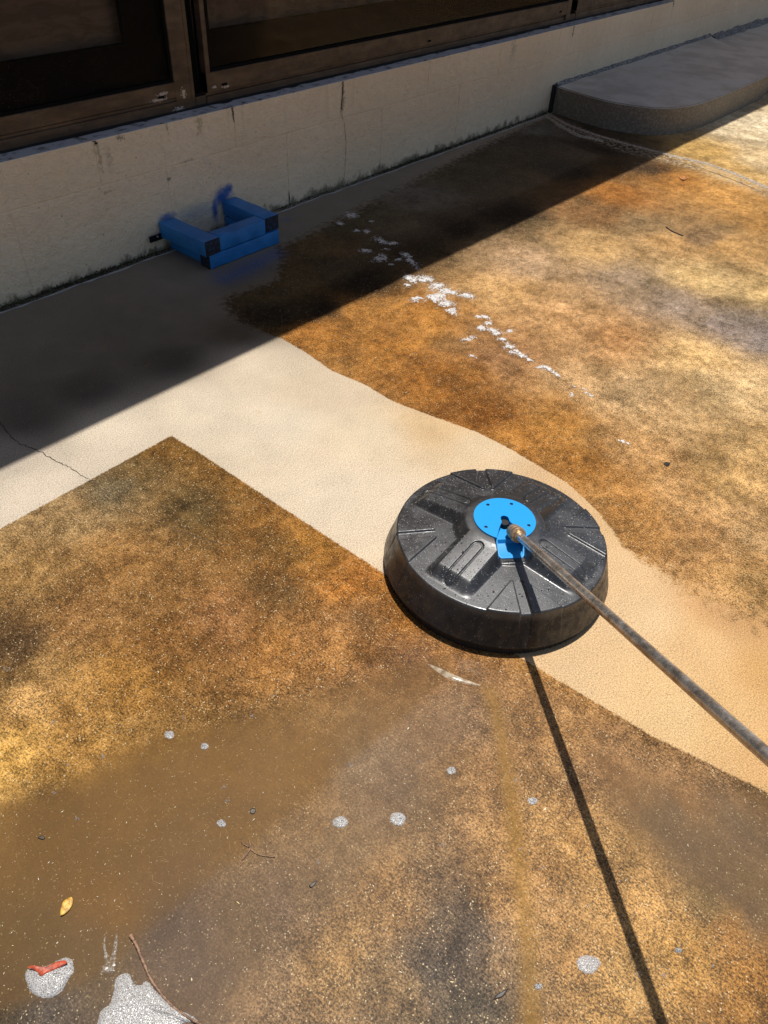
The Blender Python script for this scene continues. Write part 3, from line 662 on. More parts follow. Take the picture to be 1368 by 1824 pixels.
# ============================================================ SURFACE CLEANER
CC = np.array([1.2, .58])
clr = empty('surface_cleaner', (CC[0], CC[1], 0)); tag(clr, 'round black pressure washer surface cleaner with blue hub and long steel lance', 'surface cleaner')
TILT = Matrix.Translation((0, 0, .012)) @ Matrix.Rotation(.028, 4, 'Y') @ Matrix.Translation((0, 0, -.012))
sstep = lambda a, b, v: (lambda t: t * t * (3 - 2 * t))(np.clip((v - a) / (b - a), 0, 1))
ROT = math.radians(1.0)
HD = math.radians(-133)
def top_z(x, y):
    c, s = math.cos(-ROT), math.sin(-ROT)
    X = c * x - s * y; Y = s * x + c * y
    r = np.hypot(X, Y); a = np.degrees(np.arctan2(Y, X))
    base = .107 + .024 * (1 - np.clip(r, .05, .25) / .25)
    # arms along +-X, +-Y
    def arm(U, Vv):
        wdt = 1 - sstep(.040, .064, np.abs(Vv)); end = 1 - sstep(.196, .232, U); return wdt * end * (U > 0)
    A_ = np.maximum.reduce([arm(X, Y), arm(-X, Y), arm(Y, X), arm(-Y, X)])
    ring = 1 - sstep(.092, .118, r)
    hump = np.maximum(A_, ring)
    hump = hump + (1 - hump) * np.minimum(A_, ring) * .3
    z = base + (.1535 - .19 * np.clip(r - .09, 0, 1) - base) * hump + .003 * (1 - sstep(.075, .105, r))
    cu_, cv_ = x * math.cos(HD) + y * math.sin(HD), -x * math.sin(HD) + y * math.cos(HD)
    kk = (1 - sstep(.027, .040, np.abs(cv_))) * sstep(-.020, -.006, cu_) * (1 - sstep(.104, .118, cu_))
    z = z * (1 - kk) + np.minimum(z, .122) * kk
    # slot outlines
    def stad(U, Vv):
        uu = np.clip(U, .112, .212); d = np.hypot(U - uu, Vv); e = np.abs(d - .0125)
        return (1 - sstep(.0008, .0028, e)) * (U > .09)
    S_ = np.maximum.reduce([stad(X, Y), stad(-X, Y), stad(Y, X), stad(-Y, X)])
    z = z - .0035 * S_
    # raised wedge plates in the valleys
    for k in range(4):
        b = math.radians(45 + 90 * k); U = X * math.cos(b) + Y * math.sin(b); Vv = -X * math.sin(b) + Y * math.cos(b)
        for sgn in (1, -1):
            W_ = Vv * sgn
            # wedge between line from apex (.172,.013) outwards
            e1 = W_ - .0105 - (U - .165) * .02          # inner edge
            e2 = (.020 + (U - .165) * .93) - W_          # outer edge
            e3 = U - .160
            e = np.minimum(np.minimum(e1, e2), e3)
            z = z + .0055 * sstep(-.0012, .0014, e) * (1 - hump * .0) * (1 - sstep(.0, .6, hump))
    return z
NT_, NR = 960, 190
rr = np.concatenate([np.linspace(.004, .246, NR)])
th = np.linspace(0, 2 * np.pi, NT_, endpoint=False)
V = []; RR, TH = np.meshgrid(rr, th, indexing='ij')
Xc = RR * np.cos(TH); Yc = RR * np.sin(TH); Zc = top_z(Xc, Yc)
rings = [np.stack([Xc[i], Yc[i], Zc[i]], 1) for i in range(NR)]
zr = Zc[-1]
rimz = zr
for (r_, dz) in ((.2475, -.0004), (.249, -.0014), (.2502, -.003), (.2510, -.0055), (.2518, -.0085)):
    rings.append(np.stack([r_ * np.cos(th), r_ * np.sin(th), rimz + dz], 1))
zs0 = rimz - .0085
for t in np.linspace(.08, 1, 14):
    r_ = .2518 + (.2745 - .2518) * t
    rings.append(np.stack([r_ * np.cos(th), r_ * np.sin(th), zs0 * (1 - t) + .024 * t], 1))
for (r_, z_) in ((.2750, .0225), (.2745, .021), (.2725, .0205), (.268, .022), (.262, .04), (.25, .09)):
    rings.append(np.stack([r_ * np.cos(th), r_ * np.sin(th), np.full(NT_, z_)], 1))
V = np.concatenate(rings); I = np.arange(len(V)).reshape(len(rings), NT_); I2 = np.roll(I, -1, axis=1)
Fc = np.stack([I[:-1].ravel(), I[1:].ravel(), I2[1:].ravel(), I2[:-1].ravel()], 1)
V = np.vstack([V, [[0, 0, Zc[0].mean()]]])
hm = mesh_np('housing', V, Fc)
bk = NT('black_plastic')
oc = bk.pos(True)
wn1 = bk.noise(11, 4, .6, vec=oc); wn2 = bk.noise(55, 3, .6, vec=oc)
osx = bk.n('ShaderNodeSeparateXYZ'); bk.l(oc, osx.inputs[0])
film = bk.ss(wn1, .42, .62)
dirt = bk.math('MULTIPLY', bk.ss(bk.noise(30, 4, .7, vec=oc, stretch=(1, 1, .35)), .50, .68), bk.ss(osx.outputs[2], .10, .06))
specks = bk.math('MULTIPLY', bk.ss(bk.vor(260, vec=oc), .17, .10), bk.ss(bk.noise(90, 2, vec=oc), .50, .60))
bcol = bk.mix(film, (.014, .014, .015), (.024, .024, .026))
bcol = bk.mix(bk.math('MULTIPLY', dirt, .6), bcol, (.055, .042, .026))
bcol = bk.mix(bk.math('MULTIPLY', specks, .75), bcol, (.45, .43, .40))  # pale dots painted in as sun glints on the wet cover
spn = bk.bump(bk.noise(700, 2, vec=oc), .35, .0006)
drop = bk.ss(bk.vor(150, vec=oc), .22, .12)
spn2 = bk.bump(drop, .6, .0008, spn)
bk.set(Base_Color=bcol, Roughness=bk.mr(film, 0, 1, .36, .48), Specular_IOR_Level=bk.ss(osx.outputs[2], .085, .104, .22, 1.0), Normal=spn2, Coat_Weight=bk.math('MULTIPLY', bk.ss(wn2, .4, .6), .35), Coat_Roughness=.15)
hous = obj('housing', hm, bk.m, clr, smooth=True)
hous.matrix_local = TILT; hous['label'] = 'black moulded round cover with four raised arms, beaded with water'
# brush skirt
sk = NT('black_rubber'); sk.set(Base_Color=(.010, .010, .010), Roughness=.7, Normal=sk.bump(sk.noise(300, 2), .5, .002))
bm = bmesh.new(); nb = 420
for i in range(nb):
    a = i / nb * 6.28318; r0 = .2655; r1 = .267 + random.uniform(-.001, .001)
    p = [(r0 * math.cos(a - .006), r0 * math.sin(a - .006), .040), (r0 * math.cos(a + .0085), r0 * math.sin(a + .0085), .040), (r1 * math.cos(a + .0085), r1 * math.sin(a + .0085), .0015), (r1 * math.cos(a - .006), r1 * math.sin(a - .006), .0015)]
    vv = [bm.verts.new(q) for q in p]; bm.faces.new(vv)
    p2 = [((q[0]) * .985, q[1] * .985, q[2]) for q in p]; v2_ = [bm.verts.new(q) for q in p2]; bm.faces.new(v2_[::-1])
    bm.faces.new((vv[3], vv[2], v2_[2], v2_[3]))
o = obj('brush_skirt', bm, sk.m, clr)

# hub plate, blue, with the channel for the swivelling lance
HD = math.radians(-133)                                    # direction of the channel
bl = NT('blue_plastic'); bl.set(Base_Color=(.0, .27, .66), Roughness=.45, Subsurface_Weight=.0, Normal=bl.bump(bl.noise(500, 2, obj_space=True), .08, .0005))
hub = empty('hub', (0, 0, 0)); 
def rot2(p, a): return (p[0] * math.cos(a) - p[1] * math.sin(a), p[0] * math.sin(a) + p[1] * math.cos(a))
R0 = .073
def circ_poly(cx, cy, r, n=16): return [(cx + r * math.cos(t * 6.28318 / n), cy + r * math.sin(t * 6.28318 / n)) for t in range(n)]
# outline in local frame with the channel opening to +X
out = []
a0 = math.asin(.034 / R0)
for t in np.linspace(a0, 2 * math.pi - a0, 90): out.append((R0 * math.cos(t), R0 * math.sin(t)))
def q_curve(sgn):
    pts = []
    for t in np.linspace(0, 1, 12):
        x = R0 * math.cos(a0) * (1 - t) + .000 * t; y = (.034 * (1 - t) ** 1.4 + .0095 * (1 - (1 - t) ** 1.4)); y = .0095 + .0245 * max(0, (1 - t) * 1.25 - .25) ** .8; pts.append((x, sgn * y))
    return pts
low = q_curve(-1)[1:]; upn = q_curve(1)[::-1][:-1]
capp = [(-.0095 * math.sin(t), -.0095 * math.cos(t)) for t in np.linspace(0, math.pi, 10)][1:-1]
out = out + low + capp + upn
holes = [circ_poly(.058 * math.cos(a), .058 * math.sin(a), .0042) for a in (math.radians(62), math.radians(-62), math.radians(150), math.radians(-150))]
def plate(outline, holes, z0, z1, name, mat, parent, rota=0.0, edge_bev=.0015):
    loops = [outline] + [h_[::-1] for h_ in holes]
    flat = [p for lp in loops for p in lp]
    tris = tessellate_polygon([[Vector((p[0], p[1], 0)) for p in lp] for lp in loops])
    bm = bmesh.new(); rp = [rot2(p, rota) for p in flat]
    T = [bm.verts.new((p[0], p[1], z1)) for p in rp]; B = [bm.verts.new((p[0], p[1], z0)) for p in rp]
    for t in tris:
        try: bm.faces.new([T[i] for i in t]); bm.faces.new([B[i] for i in t[::-1]])
        except ValueError: pass
    k = 0
    for lp in loops:
        n = len(lp)
        for i in range(n):
            a, b = k + i, k + (i + 1) % n
            bm.faces.new((B[a], B[b], T[b], T[a]))
        k += n
    bmesh.ops.recalc_face_normals(bm, faces=bm.faces)
    return obj(name, bm, mat, parent)
hubp = plate(out, holes, .1505, .1600, 'hub_plate', bl.m, clr, HD); hubp.matrix_local = TILT
md = hubp.modifiers.new('bevel', 'BEVEL'); md.width = .0016; md.segments = 3; md.limit_method = 'ANGLE'; md.angle_limit = math.radians(40)
hubp['label'] = 'blue round plastic hub plate with four bolt holes'
hd = NT('hole_dark'); hd.set(Base_Color=(.003, .03, .09), Roughness=.6)
for h_ in holes:
    cxy = rot2((sum(p[0] for p in h_) / 16, sum(p[1] for p in h_) / 16), HD)
    bm = bmesh.new(); bmesh.ops.create_cone(bm, cap_ends=True, segments=12, radius1=.0048, radius2=.0048, depth=.003, matrix=Matrix.Translation((cxy[0], cxy[1], .1525)))
    obj('bolt', bm, hd.m, hubp)  # dark disc painted as the shade inside each hole
# trough under the channel
bm = bmesh.new()
sec = [(-.014, .1410, .0125), (.0, .1410, .0130), (.03, .1405, .0190), (.050, .1395, .0330), (.0535, .1300, .0335), (.055, .1295, .0290), (.088, .1265, .0280), (.096, .1245, .0215)]
prev = None
for (x, z, wd) in sec:
    xw, yw_ = None, None
    ring_ = []
    for (yy, zz) in ((-wd - .0035, max(.1485, z + .004) if x < .07 else z), (-wd, max(.1485, z + .004) if x < .07 else z), (-wd, z), (wd, z), (wd, max(.1485, z + .004) if x < .07 else z), (wd + .0035, max(.1485, z + .004) if x < .07 else z), (wd + .0035, z - .012), (-wd - .0035, z - .012)):
        a, b = rot2((x, yy), HD); ring_.append(bm.verts.new((a, b, zz)))
    if prev:
        for i in range(8): bm.faces.new((prev[i], prev[(i + 1) % 8], ring_[(i + 1) % 8], ring_[i]))
    else: bm.faces.new(ring_)
    prev = ring_
bm.faces.new(prev[::-1]); bmesh.ops.recalc_face_normals(bm, faces=bm.faces)
o = obj('hub_bracket', bm, bl.m, clr, angle=30); o.matrix_local = TILT
# black cylinder standing in for the shaded hole under the slot
bm = bmesh.new(); a, b = rot2((.006, 0), HD); bmesh.ops.create_cone(bm, cap_ends=True, segments=20, radius1=.0105, radius2=.0100, depth=.020, matrix=Matrix.Translation((a, b, .1430)))
o = obj('black_cylinder', bm, sk.m, clr); o.matrix_local = TILT

# coupling and lance
P0 = np.array([1.176, .532, .164]); P1 = np.array([.683, -.0747, .5395])
d = Vector((P1 - P0)).normalized()
B0 = P0 - np.array(d) * .030
# local frame: origin CC
def axis_obj(name, prof, mat, segs=28, start=B0, angle=35):
    q = d.to_track_quat('Z', 'Y').to_matrix()
    bm = bmesh.new(); prev = None
    for (s, r) in prof:
        ringv = []
        for i in range(segs):
            a = i / segs * 6.283185; v = q @ Vector((r * math.cos(a), r * math.sin(a), s)); ringv.append(bm.verts.new(v + Vector(start) - Vector((CC[0], CC[1], 0))))
        if prev:
            for i in range(segs): bm.faces.new((prev[i], prev[(i + 1) % segs], ringv[(i + 1) % segs], ringv[i]))
        else: bm.faces.new(ringv[::-1])
        prev = ringv
    bm.faces.new(prev)
    return obj(name, bm, mat, clr, angle=angle)
brs = NT('brass'); brs.set(Base_Color=brs.mix(brs.ss(brs.noise(120, 3), .4, .65), (.70, .48, .28), (.42, .27, .15)), Metallic=.85, Roughness=.42)
axis_obj('coupling', [(0, .007), (.006, .008), (.008, .0125), (.012, .0135), (.013, .0165), (.022, .0172), (.023, .0155), (.0245, .0155), (.0255, .0178), (.034, .0178), (.0352, .0158), (.0365, .0158), (.0375, .0182), (.0385, .0186), (.047, .0186), (.049, .0175), (.051, .0128), (.056, .0118), (.057, .0105)], brs.m)
stl = NT('lance_steel')
lo = stl.noise(22, 6, .75, obj_space=True)
lcol = stl.mix(stl.ss(lo, .42, .62), (.74, .71, .67), (.40, .35, .30))
lcol = stl.mix(stl.math('MULTIPLY', stl.ss(stl.noise(260, 3, .6, obj_space=True), .55, .66), .5), lcol, (.40, .38, .36))
stl.set(Base_Color=lcol, Metallic=.88, Roughness=stl.mr(stl.noise(90, 3, .6, obj_space=True), .35, .65, .16, .42), Normal=stl.bump(stl.noise(220, 3, obj_space=True), .12, .0008))
axis_obj('lance', [(.056, .0092), (.06, .0096)] + [(s, .0098) for s in np.linspace(.07, .97, 30)], stl.m, segs=32)
hg = NT('handle_rubber'); hg.set(Base_Color=(.02, .02, .02), Roughness=.6)
axis_obj('lance_grip', [(.97, .0099), (.972, .016), (.99, .018), (1.12, .018), (1.14, .015)], hg.m)
lab = [o for o in clr.children if o.name.startswith('lance') and 'grip' not in o.name][0]; lab['label'] = 'long wet steel tube rising to the right edge of the photo'
# tiny sticker on the lance
# water beads on the cover
def hemi_template(sub=1):
    bm = bmesh.new(); bmesh.ops.create_icosphere(bm, subdivisions=sub, radius=1)
    bmesh.ops.bisect_plane(bm, geom=bm.verts[:] + bm.edges[:] + bm.faces[:], plane_co=(0, 0, -.05), plane_no=(0, 0, -1), clear_outer=True)
    bmesh.ops.triangulate(bm, faces=bm.faces)
    v = np.array([q.co[:] for q in bm.verts]); f = np.array([[q.index for q in fc.verts] for fc in bm.faces]); bm.free(); return v, f
HV, HF = hemi_template(2); HV1, HF1 = hemi_template(1)
def scatter(name, items, mat, parent=None, tmpl=None, smooth=True):
    v0, f0 = tmpl or (HV, HF); Vs = []; Fs = []; n0 = 0
    for (M3, loc) in items:
        Vs.append(v0 @ M3.T + loc); Fs.append(f0 + n0); n0 += len(v0)
    return obj(name, mesh_np(name, np.concatenate(Vs), np.concatenate(Fs)), mat, parent, smooth=smooth)
wt = NT('water'); wt.set(Base_Color=(.75, .75, .75), Transmission_Weight=1.0, Roughness=.02, IOR=1.33)
def surf_frame(x, y):
    e = .0015; z = top_z(np.array([x, x + e, x]), np.array([y, y, y + e])); nrm = np.array([-(z[1] - z[0]) / e, -(z[2] - z[0]) / e, 1]); nrm /= np.linalg.norm(nrm)
    t = np.cross([0, 1, 0], nrm); t /= np.linalg.norm(t); b = np.cross(nrm, t); return np.array([x, y, z[0]]), np.stack([t, b, nrm], 1)
items = []; small = []
for i in range(250):
    a = random.uniform(0, 6.28); r = .095 + .15 * math.sqrt(random.random()); x, y = r * math.cos(a), r * math.sin(a)
    if (x + y) > .05 and random.random() < .6: continue
    p, Fm = surf_frame(x, y); s = random.uniform(.0011, .0026); items.append((Fm * np.array([s * random.uniform(.8, 1.5), s, s * .55]), p))
for i in range(500):
    a = random.uniform(-2.9, .1); t = random.uniform(.02, .95) ** 1.3; r_ = .2512 + .0215 * t; z_ = .100 * (1 - t) + .026 * t; nn_ = np.array([math.cos(a), math.sin(a), .28]); nn_ /= np.linalg.norm(nn_); tt_ = np.array([-math.sin(a), math.cos(a), 0]); bb_ = np.cross(nn_, tt_); s = random.uniform(.0006, .0018)
    items.append((np.stack([tt_, bb_, nn_], 1) * np.array([s * .8, s * random.uniform(1, 3.5), s * .5]), np.array([r_ * math.cos(a), r_ * math.sin(a), z_])))
for i in range(1500):
    a = random.uniform(0, 6.28); r = .08 + .168 * math.sqrt(random.random()); p, Fm = surf_frame(r * math.cos(a), r * math.sin(a)); s = random.uniform(.0004, .0010); small.append((Fm * np.array([s, s, s * .7]), p))
o = scatter('water_droplets', items, wt.m, hous); o['kind'] = 'stuff'
fd = NT('glint_bead'); fd.set(Base_Color=(.55, .53, .50), Roughness=.25)  # tiny beads coloured pale to stand in for sun glints
o = scatter('painted_glints', small, fd.m, hous, (HV1, HF1)); o['kind'] = 'stuff'

# ============================================================ FOAM, LEAVES, TWIGS
fm = NT('soap_foam')
fv = fm.vor(380); fe = fm.vor(300, feature='DISTANCE_TO_EDGE')
fm.set(Base_Color=fm.mix(fm.ss(fe, .02, .16), (.60, .59, .58), (.42, .405, .385)), Roughness=.25, Subsurface_Weight=.25, Subsurface_Radius=(.004, .004, .004), Normal=fm.bump(fv, .45, .0012), Alpha=fm.mr(fe, .0, .2, .80, .50))
bb = NT('bubble_film'); bb.t.nodes.remove(bb.b)
tr_ = bb.n('ShaderNodeBsdfTransparent'); tr_.inputs[0].default_value = (.93, .93, .94, 1); gg = bb.n('ShaderNodeBsdfGlossy'); gg.inputs['Roughness'].default_value = .03
wd_ = bb.n('ShaderNodeBsdfDiffuse'); wd_.inputs[0].default_value = (.8, .8, .82, 1)
fr = bb.n('ShaderNodeLayerWeight'); fr.inputs[0].default_value = .35
mA = bb.n('ShaderNodeMixShader'); bb.l(bb.mr(fr.outputs['Facing'], .1, 1, .06, .85), mA.inputs[0]); bb.l(tr_.outputs[0], mA.inputs[1]); bb.l(gg.outputs[0], mA.inputs[2])
mB = bb.n('ShaderNodeMixShader'); mB.inputs[0].default_value = .14; bb.l(mA.outputs[0], mB.inputs[1]); bb.l(wd_.outputs[0], mB.inputs[2]); bb.l(mB.outputs[0], bb.out.inputs[0])
def foam(outline_px, h, label, nb=120, brange=(.0012, .0028), group=None, film=True):
    Q = np.array([G(*p)[:2] for p in outline_px]); c0 = Q.mean(0)
    # irregular dome
    pts = smoothline(list(Q) + [Q[0]])[:-1]; pts = np.array(pts); n = len(pts); rg = [0, .35, .6, .8, .92, 1.0]; hz = [1, .95, .85, .65, .4, .02]
    root = empty('foam_patch', (c0[0], c0[1], 0)); tag(root, label, 'foam', group)
    V = [(0, 0, h)]; 
    for k, hh in zip(rg[1:], hz[1:]):
        for p in pts:
            q = (p - c0) * k; V.append((q[0] + random.gauss(0, .0004), q[1] + random.gauss(0, .0004), h * hh * random.uniform(.85, 1.15) + .0005))
    bm = bmesh.new(); vv = [bm.verts.new(v) for v in V]
    for i in range(n): bm.faces.new((vv[0], vv[1 + i], vv[1 + (i + 1) % n]))
    for k in range(len(rg) - 2):
        for i in range(n): a = 1 + k * n; bm.faces.new((vv[a + i], vv[a + n + i], vv[a + n + (i + 1) % n], vv[a + (i + 1) % n]))
    obj('film', bm, fm.m, root, smooth=True)
    it = []; nb = int(nb * .4)
    lo_ = pts.min(0); hi_ = pts.max(0); tries = 0
    R_ = np.max(np.hypot(*(pts - c0).T))
    while len(it) < nb and tries < nb * 6:
        tries += 1; p = lo_ + (hi_ - lo_) * rng.random(2)
        s_ = sdist(p[None, :], pts)[0]
        if s_ < .0005: continue
        rad = random.uniform(*brange) * (1 if random.random() < .93 else 1.5)
        zz = h * min(1, .3 + s_ / (R_ * .5)) * .8
        it.append((np.eye(3) * rad, np.array([p[0] - c0[0], p[1] - c0[1], zz])))
    o = scatter('bubbles', it, bb.m, root); o['kind'] = 'stuff'
    return root
def disc(px, py, r, sq=.82, n=11, k=.14):
    a0 = random.random() * 6
    return [(px + r * math.cos(a0 + t * 6.283 / n) * random.uniform(1 - k, 1 + k), py + r * sq * math.sin(a0 + t * 6.283 / n) * random.uniform(1 - k, 1 + k)) for t in range(n)]
foam([(172,1850),(178,1806),(196,1788),(203,1765),(206,1745),(216,1736),(230,1735),(238,1752),(250,1755),(262,1748),(276,1764),(292,1780),(315,1797),(345,1812),(352,1822),(330,1822),(310,1835),(250,1870),(200,1880)], .0045, 'large grey foam patch of packed bubbles against the bare twig, lower left', 900, (.0010, .0022))
foam([(45,1738),(50,1727),(70,1724),(90,1718),(105,1710),(118,1706),(129,1712),(131,1730),(122,1745),(108,1768),(85,1778),(62,1772),(50,1757)], .0055, 'grey foam patch cupping a red leaf at the lower left', 420, (.0009, .0020))
dots = [(1048,1717,20,'round white foam patch, largest one right of the lance shadow side, low right'),(709,1459,14,'round white foam spot, right one of the pair below the cleaner'),(606,1465,13,'round white foam spot with dark centre, left one of the pair'),
 (302,1309,9,'bubble cluster on brown concrete, upper left of the puddle'),(364,1330,7,'small bubble cluster just right of and below another at the puddle edge'),(394,1467,8,'small white foam dot in the muddy puddle above the sunken twig'),
 (959,1757,7,'faint small foam dot left of the largest round foam patch'),(1208,1693,6,'tiny white foam dot right of the lance shadow'),(949,1427,8,'bubble cluster left of the lance shadow, mid height'),(804,1373,8,'bubble cluster below the cleaner, between cleaner and foam pair')]
dots[0] = (1048, 1717, 20, 'largest round white foam spot, left of the lance shadow near the bottom')
for (a, b, r, lb) in dots: foam(disc(a, b, r), .0022 if r > 10 else .0016, lb, int(r * r * .45) + 8, (.0006, .0014))
# uncounted specks and the trail of suds
its = []
for (a, b, r) in [(400,1401,5),(405,1427,4),(920,1391,6),(790,1504,5),(567,1535,4),(625,1361,5),(447,1275,4),(485,1240,4),(95,1290,7),(12,1192,7),(95,1412,4),(137,1458,5),(1137,1735,6),(183,1345,5),(968,1547,4),(928,1513,4),(748,1357,4),(1270,1720,4),(326,1277,4),(120,1362,3),(1183,1736,5)]:
    for k in range(int(r * 1.6)):
        c_ = G(a + random.gauss(0, r * .45), b + random.gauss(0, r * .45)); s = random.uniform(.0008, .0019); its.append((np.eye(3) * s, np.array([c_[0], c_[1], 0.0003])))
o = scatter('soap_bubbles', its, bb.m); tag(o, 'loose tiny soap bubbles scattered over the wet brown concrete', kind='stuff')
trail = [(679,429,14,5,20),(700,433,12,4,0),(677,461,12,8,10),(624,384,12,5,15),(602,397,7,4,0),(631,410,6,3,0),(655,412,9,3,0),(651,446,12,4,10),(735,468,16,4,50),(722,454,12,4,20),(733,496,13,6,0),(757,497,16,6,5),(729,508,7,4,0),
 (777,512,16,8,25),(800,521,18,7,5),(770,531,14,6,10),(785,529,14,8,0),(796,541,15,7,20),(830,528,14,5,15),(743,534,12,5,10),(806,556,10,5,15),(858,566,10,4,30),(870,577,9,5,10),(860,588,14,5,-10),(881,591,10,5,20),(832,604,12,4,-20),
 (907,592,8,4,-20),(894,608,8,4,30),(909,618,9,5,0),(920,627,9,5,20),(932,633,9,5,20),(944,641,9,4,30),(839,634,8,3,0),(971,657,12,4,25),(986,664,9,3,25),(1024,690,6,2,20),(1041,694,6,2,20),(1051,704,8,2,10),(1015,703,5,2,0),(695,470,7,3,0),(710,462,7,3,0),(660,395,5,2,0),(690,445,6,2,0),(1118,787,6,3,20),(1340,1000,7,4,0)]
sx0, sy0 = G(1360, 1010)[:2]; 
tc_ = np.array([G(t[0], t[1])[:2] for t in trail])
gx = np.arange(1.0, 3.35, .006); gy = np.arange(.25, 2.45, .006); GX, GY = np.meshgrid(gx, gy); GP = np.stack([GX.ravel(), GY.ravel()], 1)
wpos = GP + np.stack([fbm(GP[:, 0] * 22, GP[:, 1] * 22, 101, 4), fbm(GP[:, 0] * 22, GP[:, 1] * 22, 131, 4)], 1) * .05
dn = np.zeros(len(GP)); wide = np.zeros(len(GP))
for t, c_ in zip(trail, tc_):
    e1 = G(t[0] + t[2] * math.cos(math.radians(t[4])), t[1] + t[2] * math.sin(math.radians(t[4])))[:2] - c_
    L1 = np.linalg.norm(e1); e1 = e1 / L1; e2 = np.array([-e1[1], e1[0]]); L2 = np.linalg.norm(G(t[0], t[1] + t[3])[:2] - c_)
    dd = wpos - c_; q_ = (dd @ e1 / L1) ** 2 + (dd @ e2 / (L2 * .9)) ** 2
    dn = np.maximum(dn, np.exp(-q_ * .8)); wide = np.maximum(wide, np.exp(-q_ * .16))
dens_ = dn * .50 + wide * .39
nxg, nyg = len(gx), len(gy); I = np.arange(nxg * nyg).reshape(nyg, nxg)
Fq = np.stack([I[:-1, :-1].ravel(), I[:-1, 1:].ravel(), I[1:, 1:].ravel(), I[1:, :-1].ravel()], 1)
Fq = Fq[dens_[Fq].max(1) > .06]; used = np.unique(Fq); remap = np.full(len(GP), -1); remap[used] = np.arange(len(used)); Fq = remap[Fq]
zz = .0008 + .0022 * np.clip(dn[used] * 1.4 - .3, 0, 1)
sm_ = mesh_np('suds_trail', np.column_stack([GP[used], zz]), Fq); addf(sm_, 'dens', dens_[used])
fm2 = NT('suds'); de = fm2.attr('dens')
nn1 = fm2.noise(85, 6, .72, dist=1.0); nn2 = fm2.noise(260, 2, .6)
al_ = fm2.ss(fm2.math('ADD', fm2.math('MULTIPLY', fm2.mr(nn1, .3, .7, -1, 1), .46), fm2.math('ADD', de, fm2.math('MULTIPLY', fm2.mr(nn2, .3, .7, -1, 1), .12))), .56, .80)
fm2.set(Base_Color=fm2.mix(al_, (.50, .42, .34), (.68, .66, .64)), Roughness=.3, Alpha=fm2.math('MULTIPLY', al_, .93), Normal=fm2.bump(fm2.vor(350), .5, .001))
o = obj('suds_trail', sm_, fm2.m, smooth=True); tag(o, 'broken trail of white suds crossing from shade into sun', kind='stuff')

# floating debris, and pale flecks painted in as sun glints
V = []; Fc = []; rc = []
flk = NT('debris_and_glint'); ri = flk.n('ShaderNodeAttribute'); ri.attribute_name = 'tint'
flk.set(Base_Color=ri.outputs['Color'], Roughness=.6)
def fleck(px, py, l, wd, ang, c, z=.0012):
    p = G(px, py); b = len(V); ca, sa = math.cos(ang), math.sin(ang)
    for (u, v, zz) in ((-1, 0, 0), (-.2, -.5, .6), (1, 0, .1), (.1, .5, .8), (0, 0, 1.4)):
        V.append((p[0] + (u * l) * ca - (v * wd) * sa, p[1] + (u * l) * sa + (v * wd) * ca, .0003 + z * zz)); rc.append((*c, 1))
    for t in ((0, 1, 4), (1, 2, 4), (2, 3, 4), (3, 0, 4)): Fc.append((b + t[0], b + t[1], b + t[2]))
for i in range(5200):
    px, py = random.uniform(-20, 1390), random.uniform(480, 1850)
    if py < 820 - .47 * px: continue
    inclean = sdist(G(px, py)[None, :2], CLP)[0] > 0 if 'CLP' in globals() else False
    if not 'CLP' in globals(): CLP = clean_poly(); inclean = sdist(G(px, py)[None, :2], CLP)[0] > 0
    if inclean and random.random() < .75: continue
    sc0 = random.uniform(.0005, .0013) * (1 if random.random() < .98 else 2.2)
    c_ = random.choice([(.62, .52, .30), (.66, .58, .42), (.60, .46, .20), (.5, .42, .3), (.7, .66, .55)]) if random.random() < .82 else random.choice([(.05, .03, .015), (.08, .05, .02)])
    fleck(px, py, sc0 * random.uniform(.8, 2.0), sc0 * random.uniform(.6, 1.1), random.random() * 6.28, c_, .0008)
for i in range(120):     # fine root hairs sunk in the puddle
    px, py = random.gauss(320, 110), random.gauss(1500, 60); fleck(px, py, random.uniform(.003, .009), .0006, random.random() * 6.28, (.30, .19, .08), .0006)
fme = mesh_np('debris_glint_flecks', V, Fc); a_ = fme.color_attributes.new('tint', 'FLOAT_COLOR', 'POINT'); a_.data.foreach_set('color', np.array(rc, np.float32).ravel())
o = obj('debris_glint_flecks', fme, flk.m); tag(o, 'tiny seeds, husks, grit flecks and painted sun glints on the sunlit concrete', kind='stuff')

def tube(name, pts, radii, mat, parent=None, segs=8, zs=None):
    bm = bmesh.new(); prev = None; n = len(pts)
    for i, p in enumerate(pts):
        t = Vector(pts[min(i + 1, n - 1)]) - Vector(pts[max(i - 1, 0)]); t.normalize(); q = t.to_track_quat('Z', 'Y').to_matrix()
        rg = [bm.verts.new(Vector(p) + q @ Vector((radii[i] * math.cos(k / segs * 6.283), radii[i] * math.sin(k / segs * 6.283), 0))) for k in range(segs)]
        if prev:
            for k in range(segs): bm.faces.new((prev[k], prev[(k + 1) % segs], rg[(k + 1) % segs], rg[k]))
        else: bm.faces.new(rg[::-1])
        prev = rg
    bm.faces.new(prev); return obj(name, bm, mat, parent, smooth=True)
tw = NT('twig_bark'); tw.set(Base_Color=tw.mix(tw.ss(tw.noise(180, 4, .7), .42, .6), (.30, .17, .10), (.12, .07, .045)), Roughness=.55, Normal=tw.bump(tw.noise(300, 3), .8, .001))
pts_ = [(234,1668),(240,1678),(246,1690),(252,1705),(259,1722),(268,1743),(283,1765),(300,1785),(320,1803),(343,1818),(370,1832),(400,1842)]
sm = smoothline([G(*p)[:2] for p in pts_])
tp_ = [(p[0], p[1], .0035 + .0025 * math.sin(i * .09)) for i, p in enumerate(sm)]
rad = [(.0040 if i < 5 else .0027 - .00001 * i) * random.uniform(.88, 1.12) for i in range(len(sm))]
tag(tube('twig', tp_, rad, tw.m), 'long bare reddish twig lying over the foam at lower left', 'twig')
